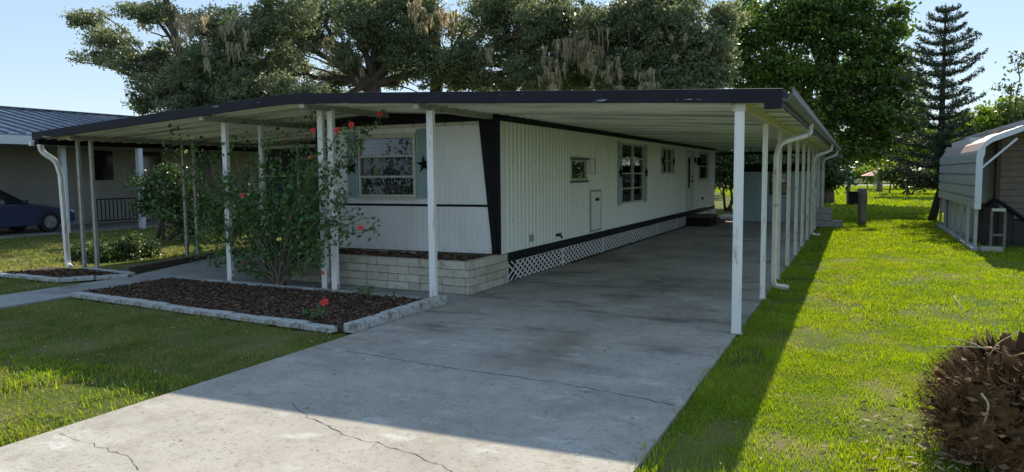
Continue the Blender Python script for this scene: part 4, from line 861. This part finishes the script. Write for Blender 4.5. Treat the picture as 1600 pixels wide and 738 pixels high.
# ------------------------------------------------------------------ shed at the end of the drive
sh = thing('storage_shed', (-2.3,27.4,0), 'blue green ribbed metal shed at the far end of the driveway', 'shed')
b = MB(); xa, xb = -3.62, -1.22
Q = [(xa+.02,.0)]; x = xa+.02
while x < xb: Q += [(x+.14,0),(x+.15,.012),(x+.17,.012),(x+.18,0)]; x += .18
n = len(Q); b.add([(x,26.5-o,.01) for x,o in Q]+[(x,26.5-o,1.72) for x,o in Q], [(i,i+1,n+i+1,n+i) for i in range(n-1)])
b.box(xa+.02,xb,26.53,28.9,.01,1.72); b.build('wall', M['shedblue'], sh)
b = MB(); b.box(xa-.06,xb+.1,26.42,29.0,1.72,1.98); b.build('roof', M['black'], sh)
A = at(1205,302,26.44); B = at(1229,271,26.44); b = MB(); b.box(A[0]-.04,B[0]+.04,26.44,26.49,A[2]-.04,B[2]+.04); b.box(A[0],B[0],26.425,26.44,(A[2]+B[2])/2-.015,(A[2]+B[2])/2+.015); wn = b.build('window', M['black'], sh)
b = MB(); b.box(A[0],B[0],26.43,26.438,A[2],B[2]); b.build('pane', M['carglass'], wn)
b = MB(); b.box(A[0]+.03,B[0]-.03,26.415,26.424,(A[2]+B[2])/2+.03,B[2]-.18); b.build('valance', M['white'], wn)
# block stack beside the last posts
rr = random.Random(5)
for i, (x, y, z) in enumerate(((-.95,24.6,0),(-.95,25.05,0),(-.93,24.75,.2),(-.62,24.7,0),(-.6,25.1,0),(-.9,24.9,.4))):
    b = MB()
    for a, c, d, e in ((-.2,.2,-.1,-.07),(-.2,.2,.07,.1),(-.2,-.17,-.07,.07),(.17,.2,-.07,.07),(-.015,.015,-.07,.07)): b.box(x+a,x+c,y+d,y+e,z+.002,z+.19)
    o = b.build('concrete_block', M['logs'], bevel=.004); lv = ['lying on the ground nearest the posts','lying on the ground behind the nearest one','stacked second from the ground','lying on the grass side of the stack','lying farthest out on the grass','topmost of the stack'][i]
    tag(o, 'grey hollow concrete block '+lv, 'concrete block', 'blocks stacked beside the last canopy posts')

# ------------------------------------------------------------------ right neighbour: metal carport and house
rc = thing('metal_carport', (3.8,22,0), 'grey metal carport with rounded eave and ribbed side panel at the right edge', 'carport')
prof = [(2.28,.88),(2.28,1.95),(2.31,2.12),(2.40,2.27),(2.52,2.37),(3.1,2.6),(5.2,3.25),(7.3,2.6)]
YA, YZ = 18.3, 25.9
def arch(b, y0, y1, off, prof, th):
    P = prof; n = len(P); V = []
    for y in (y0,y1): V += [(x+(-off if i < 3 else 0), y, z+(off if i >= 2 else 0)) for i,(x,z) in enumerate(P)]
    for y in (y0,y1): V += [(x+(-off+th if i < 3 else 0), y, z+(off-th if i >= 2 else 0)) for i,(x,z) in enumerate(P)]
    b.add(V, [(i,i+1,n+i+1,n+i) for i in range(n-1)]+[(2*n+i,3*n+i,3*n+i+1,2*n+i+1) for i in range(n-1)]+[(i,2*n+i,2*n+i+1,i+1) for i in range(n-1)]+[(n+i,n+i+1,3*n+i+1,3*n+i) for i in range(n-1)])
b = MB(); z = .90
while z < 1.9:                                   # horizontal ribbed side sheet
    b.box(2.235,2.275,YA,YZ,z,z+.195); b.box(2.268,2.275,YA,YZ,z+.195,z+.243); z += .243
b.build('side_panel', M['steel'], rc)
b = MB(); arch(b, YA, YZ, .02, prof[1:], .02); b.build('roof_sheet', M['redroof'], rc)
b = MB(); arch(b, YA-.06, YA, .035, prof, .12); b.build('front_frame', M['vanwhite'], rc)
for i in range(7):
    y = YA+.05+i*1.22; b = MB(); b.box(2.27,2.33,y,y+.1,0,.95); b.build('post', M['steel'], rc)
b = MB(); b.box(2.22,2.36,YA-.1,YZ,.0,.07); b.build('base_rail', M['steel'], rc)
b = MB(); b.beam((2.35,YA-.03,1.75),(2.95,YA-.03,2.35),.04,.04,up=(0,1,0)); b.build('corner_brace', M['vanwhite'], rc)
b = MB(); b.box(7.2,7.3,YA,YZ,0,2.6); b.box(2.4,7.2,YZ-.05,YZ,0,2.4); b.build('rear_sheet', M['steel'], rc)
hh = thing('tan_house', (5.5,24,0), 'tan house wall standing inside the metal carport at the right edge', 'house')
b = MB()
for i in range(17): b.box(3.02,8,20.6+(.012 if i % 2 else 0),20.9,.05+i*.15,.05+i*.15+.142)
b.box(3.02,12,20.9,34,0,2.7); b.build('wall', M['tanbrick'], hh)
b = MB(); b.prism([(2.9,2.7),(12.3,2.7),(7.6,4.2)],'y',27,34.3); b.build('roof', M['steel'], hh)
b = MB(); b.box(2.93,3.02,20.5,20.62,0,2.6); b.build('corner_post', M['brickbrown'], hh)
s2_ = thing('siding_shed', (2.9,23.6,0), 'pale lap sided shed behind the front of the metal carport', 'shed')
b = MB()
for i in range(15): b.add([(2.45,21.2,.1+i*.16),(3.0,21.2,.1+i*.16),(3.0,21.22,.1+i*.16+.16),(2.45,21.22,.1+i*.16+.16)], [(0,1,2,3)]); b.add([(2.45,21.2,.1+i*.16),(3.0,21.2,.1+i*.16),(3.0,21.22,.1+i*.16),(2.45,21.22,.1+i*.16)], [(0,1,2,3)])
b.box(2.45,3.0,21.23,25,.0,2.5); b.build('wall', M['frame'], s2_)
A = at(1554,289,21.18); B = at(1561,255,21.18); b = MB(); b.box(A[0],B[0],21.165,21.19,A[2],B[2]); b.build('window', M['black'], s2_)
sw = thing('sawhorse', (2.75,19.2,0), 'weathered wooden sawhorse frame under the metal carport', 'sawhorse')
b = MB(); A = [at(1547,380,19.2)[0], at(1568,380,19.2)[0]]; b.box(A[0],A[1],19.1,19.22,.8,.86); b.build('top_rail', M['cream'], sw)
for x in A: b = MB(); b.box(x-.025,x+.025,19.12,19.2,0,.8); b.build('leg', M['wood'], sw)
b = MB(); b.box(A[0],A[1],19.13,19.18,.25,.3); b.build('stretcher', M['wood'], sw)
b = MB(); P = [at(1540,322,19.5),at(1552,312,19.5),at(1566,318,19.5),at(1585,332,19.5),at(1600,344,19.5)]; b.tube(smooth_path(P,4),.045,8); o = b.build('drain_hose', M['black'], smooth=True); tag(o, 'black corrugated hose lying across junk under the metal carport', 'hose')
jk = MB(); rr = random.Random(8)
for i in range(7):
    x = 2.75+i*.28; jk.box(x-.16,x+.14,19.5+rr.random()*.4,20.3,0,.45+rr.random()*.5)
o = jk.build('workbench', M['dark'], bevel=.02); tag(o, 'dark cluttered workbench against the tan house wall', 'workbench')
b = MB(); p = gr(1540,393); b.box(p[0]-.1,p[0]+.3,p[1]-.1,p[1]+.12,.0,.1); o = b.build('paving_slab', M['logs'], bevel=.01); tag(o, 'grey slab lying at the front foot of the metal carport', 'slab')

# ------------------------------------------------------------------ small things on the rear lawn
def wpost(px, py, top, r, label, name='wooden_post', n=9, m='wood'):
    p = gr(px,py); z = at(px,top,p[1])[2]; rg = np.random.default_rng(int(px)); b = MB(); P = [(p[0]+rg.normal(0,r*.12),p[1],-.03+(z+.03)*i/6) for i in range(7)]
    b.tube(P, [r*rg.uniform(.9,1.12) for _ in P], n); root = b.build(name, M[m], smooth=True); tag(root, label, 'post'); return p, z
p, z = wpost(1346,350,295,.13,'weathered grey wooden stump post on the right lawn')
b = MB(); b.box(p[0]-.16,p[0]-.02,p[1]-.1,p[1]+.1,z-.12,z+.02); o = b.build('stone', M['logs'], bevel=.03); tag(o, 'pale stone resting on top of the wooden stump post', 'stone')
p, z = wpost(1325,320,275,.1,'slim wooden post with a dark bin beside it on the rear lawn')
b = MB(); q = gr(1335,320); b.box(q[0]-.28,q[0]+.28,q[1]-.2,q[1]+.3,0,.62); b.box(q[0]-.31,q[0]+.31,q[1]-.23,q[1]+.33,.62,.68); o = b.build('dark_bin', M['black'], bevel=.02); tag(o, 'dark square bin standing on the rear lawn between two posts', 'bin')
wpost(1374,300,270,.22,'pale grey post far off on the lawn, right of the pink umbrella')
# far street: vehicle and umbrella
vn = thing('parked_van', (0,108,0), 'white van parked on the far street beyond the lawn', 'van')
A = at(1302,284,104); B = at(1330,270,104); b = MB(); x0, x1 = A[0], B[0]
b.prism([(x0-1.5,.4),(x1+.9,.4),(x1+.9,1.1),(x1+.4,1.2),(x1-.2,1.95),(x0-1.5,1.95)],'y',103.2,105); b.build('body', M['vanwhite'], vn, bevel=.08)
b = MB(); b.prism([(x1+.2,1.2),(x1-.25,1.85),(x1-1,1.85),(x1-1,1.2)],'y',103.17,103.2); b.build('window', M['carglass'], vn)
for x in (x0-.8,x1): b = MB(); b.tube([(x,103.15,.35),(x,103.4,.35)],.35,16); b.build('wheel', M['tyre'], vn)
um = thing('garden_umbrella', (at(1366,280,70)[0],70,0), 'pink garden umbrella open beyond the rear lawn', 'umbrella'); c = at(1366,273,70)
b = MB(); n = 8; zt = c[2]+.35; b.add([(c[0]+1.1*math.cos(2*math.pi*k/n),70+1.1*math.sin(2*math.pi*k/n),zt-.45) for k in range(n)]+[(c[0],70,zt)], [(k,(k+1)%n,n) for k in range(n)]); b.build('canopy', M['pink'], um)
b = MB(); b.tube([(c[0],70,0),(c[0],70,zt)],.03,6); b.build('pole', M['steel'], um)


# ------------------------------------------------------------------ unseen trees added across the front street, darkening the front window's reflection
for x, lb in ((-34,'unseen round tree added across the front street for the window reflection, nearest the driveway line'),(-46,'unseen round tree added across the front street for the window reflection, middle of three'),(-58,'unseen round tree added across the front street for the window reflection, farthest left')):
    bush('reflected_tree', [(np.array([x,-46.,2.9]),(6.5,3.,2.9),60)], 'maple', lb, 'tree', ls=.35, rc=1.3, per=50, seed=90+abs(x))
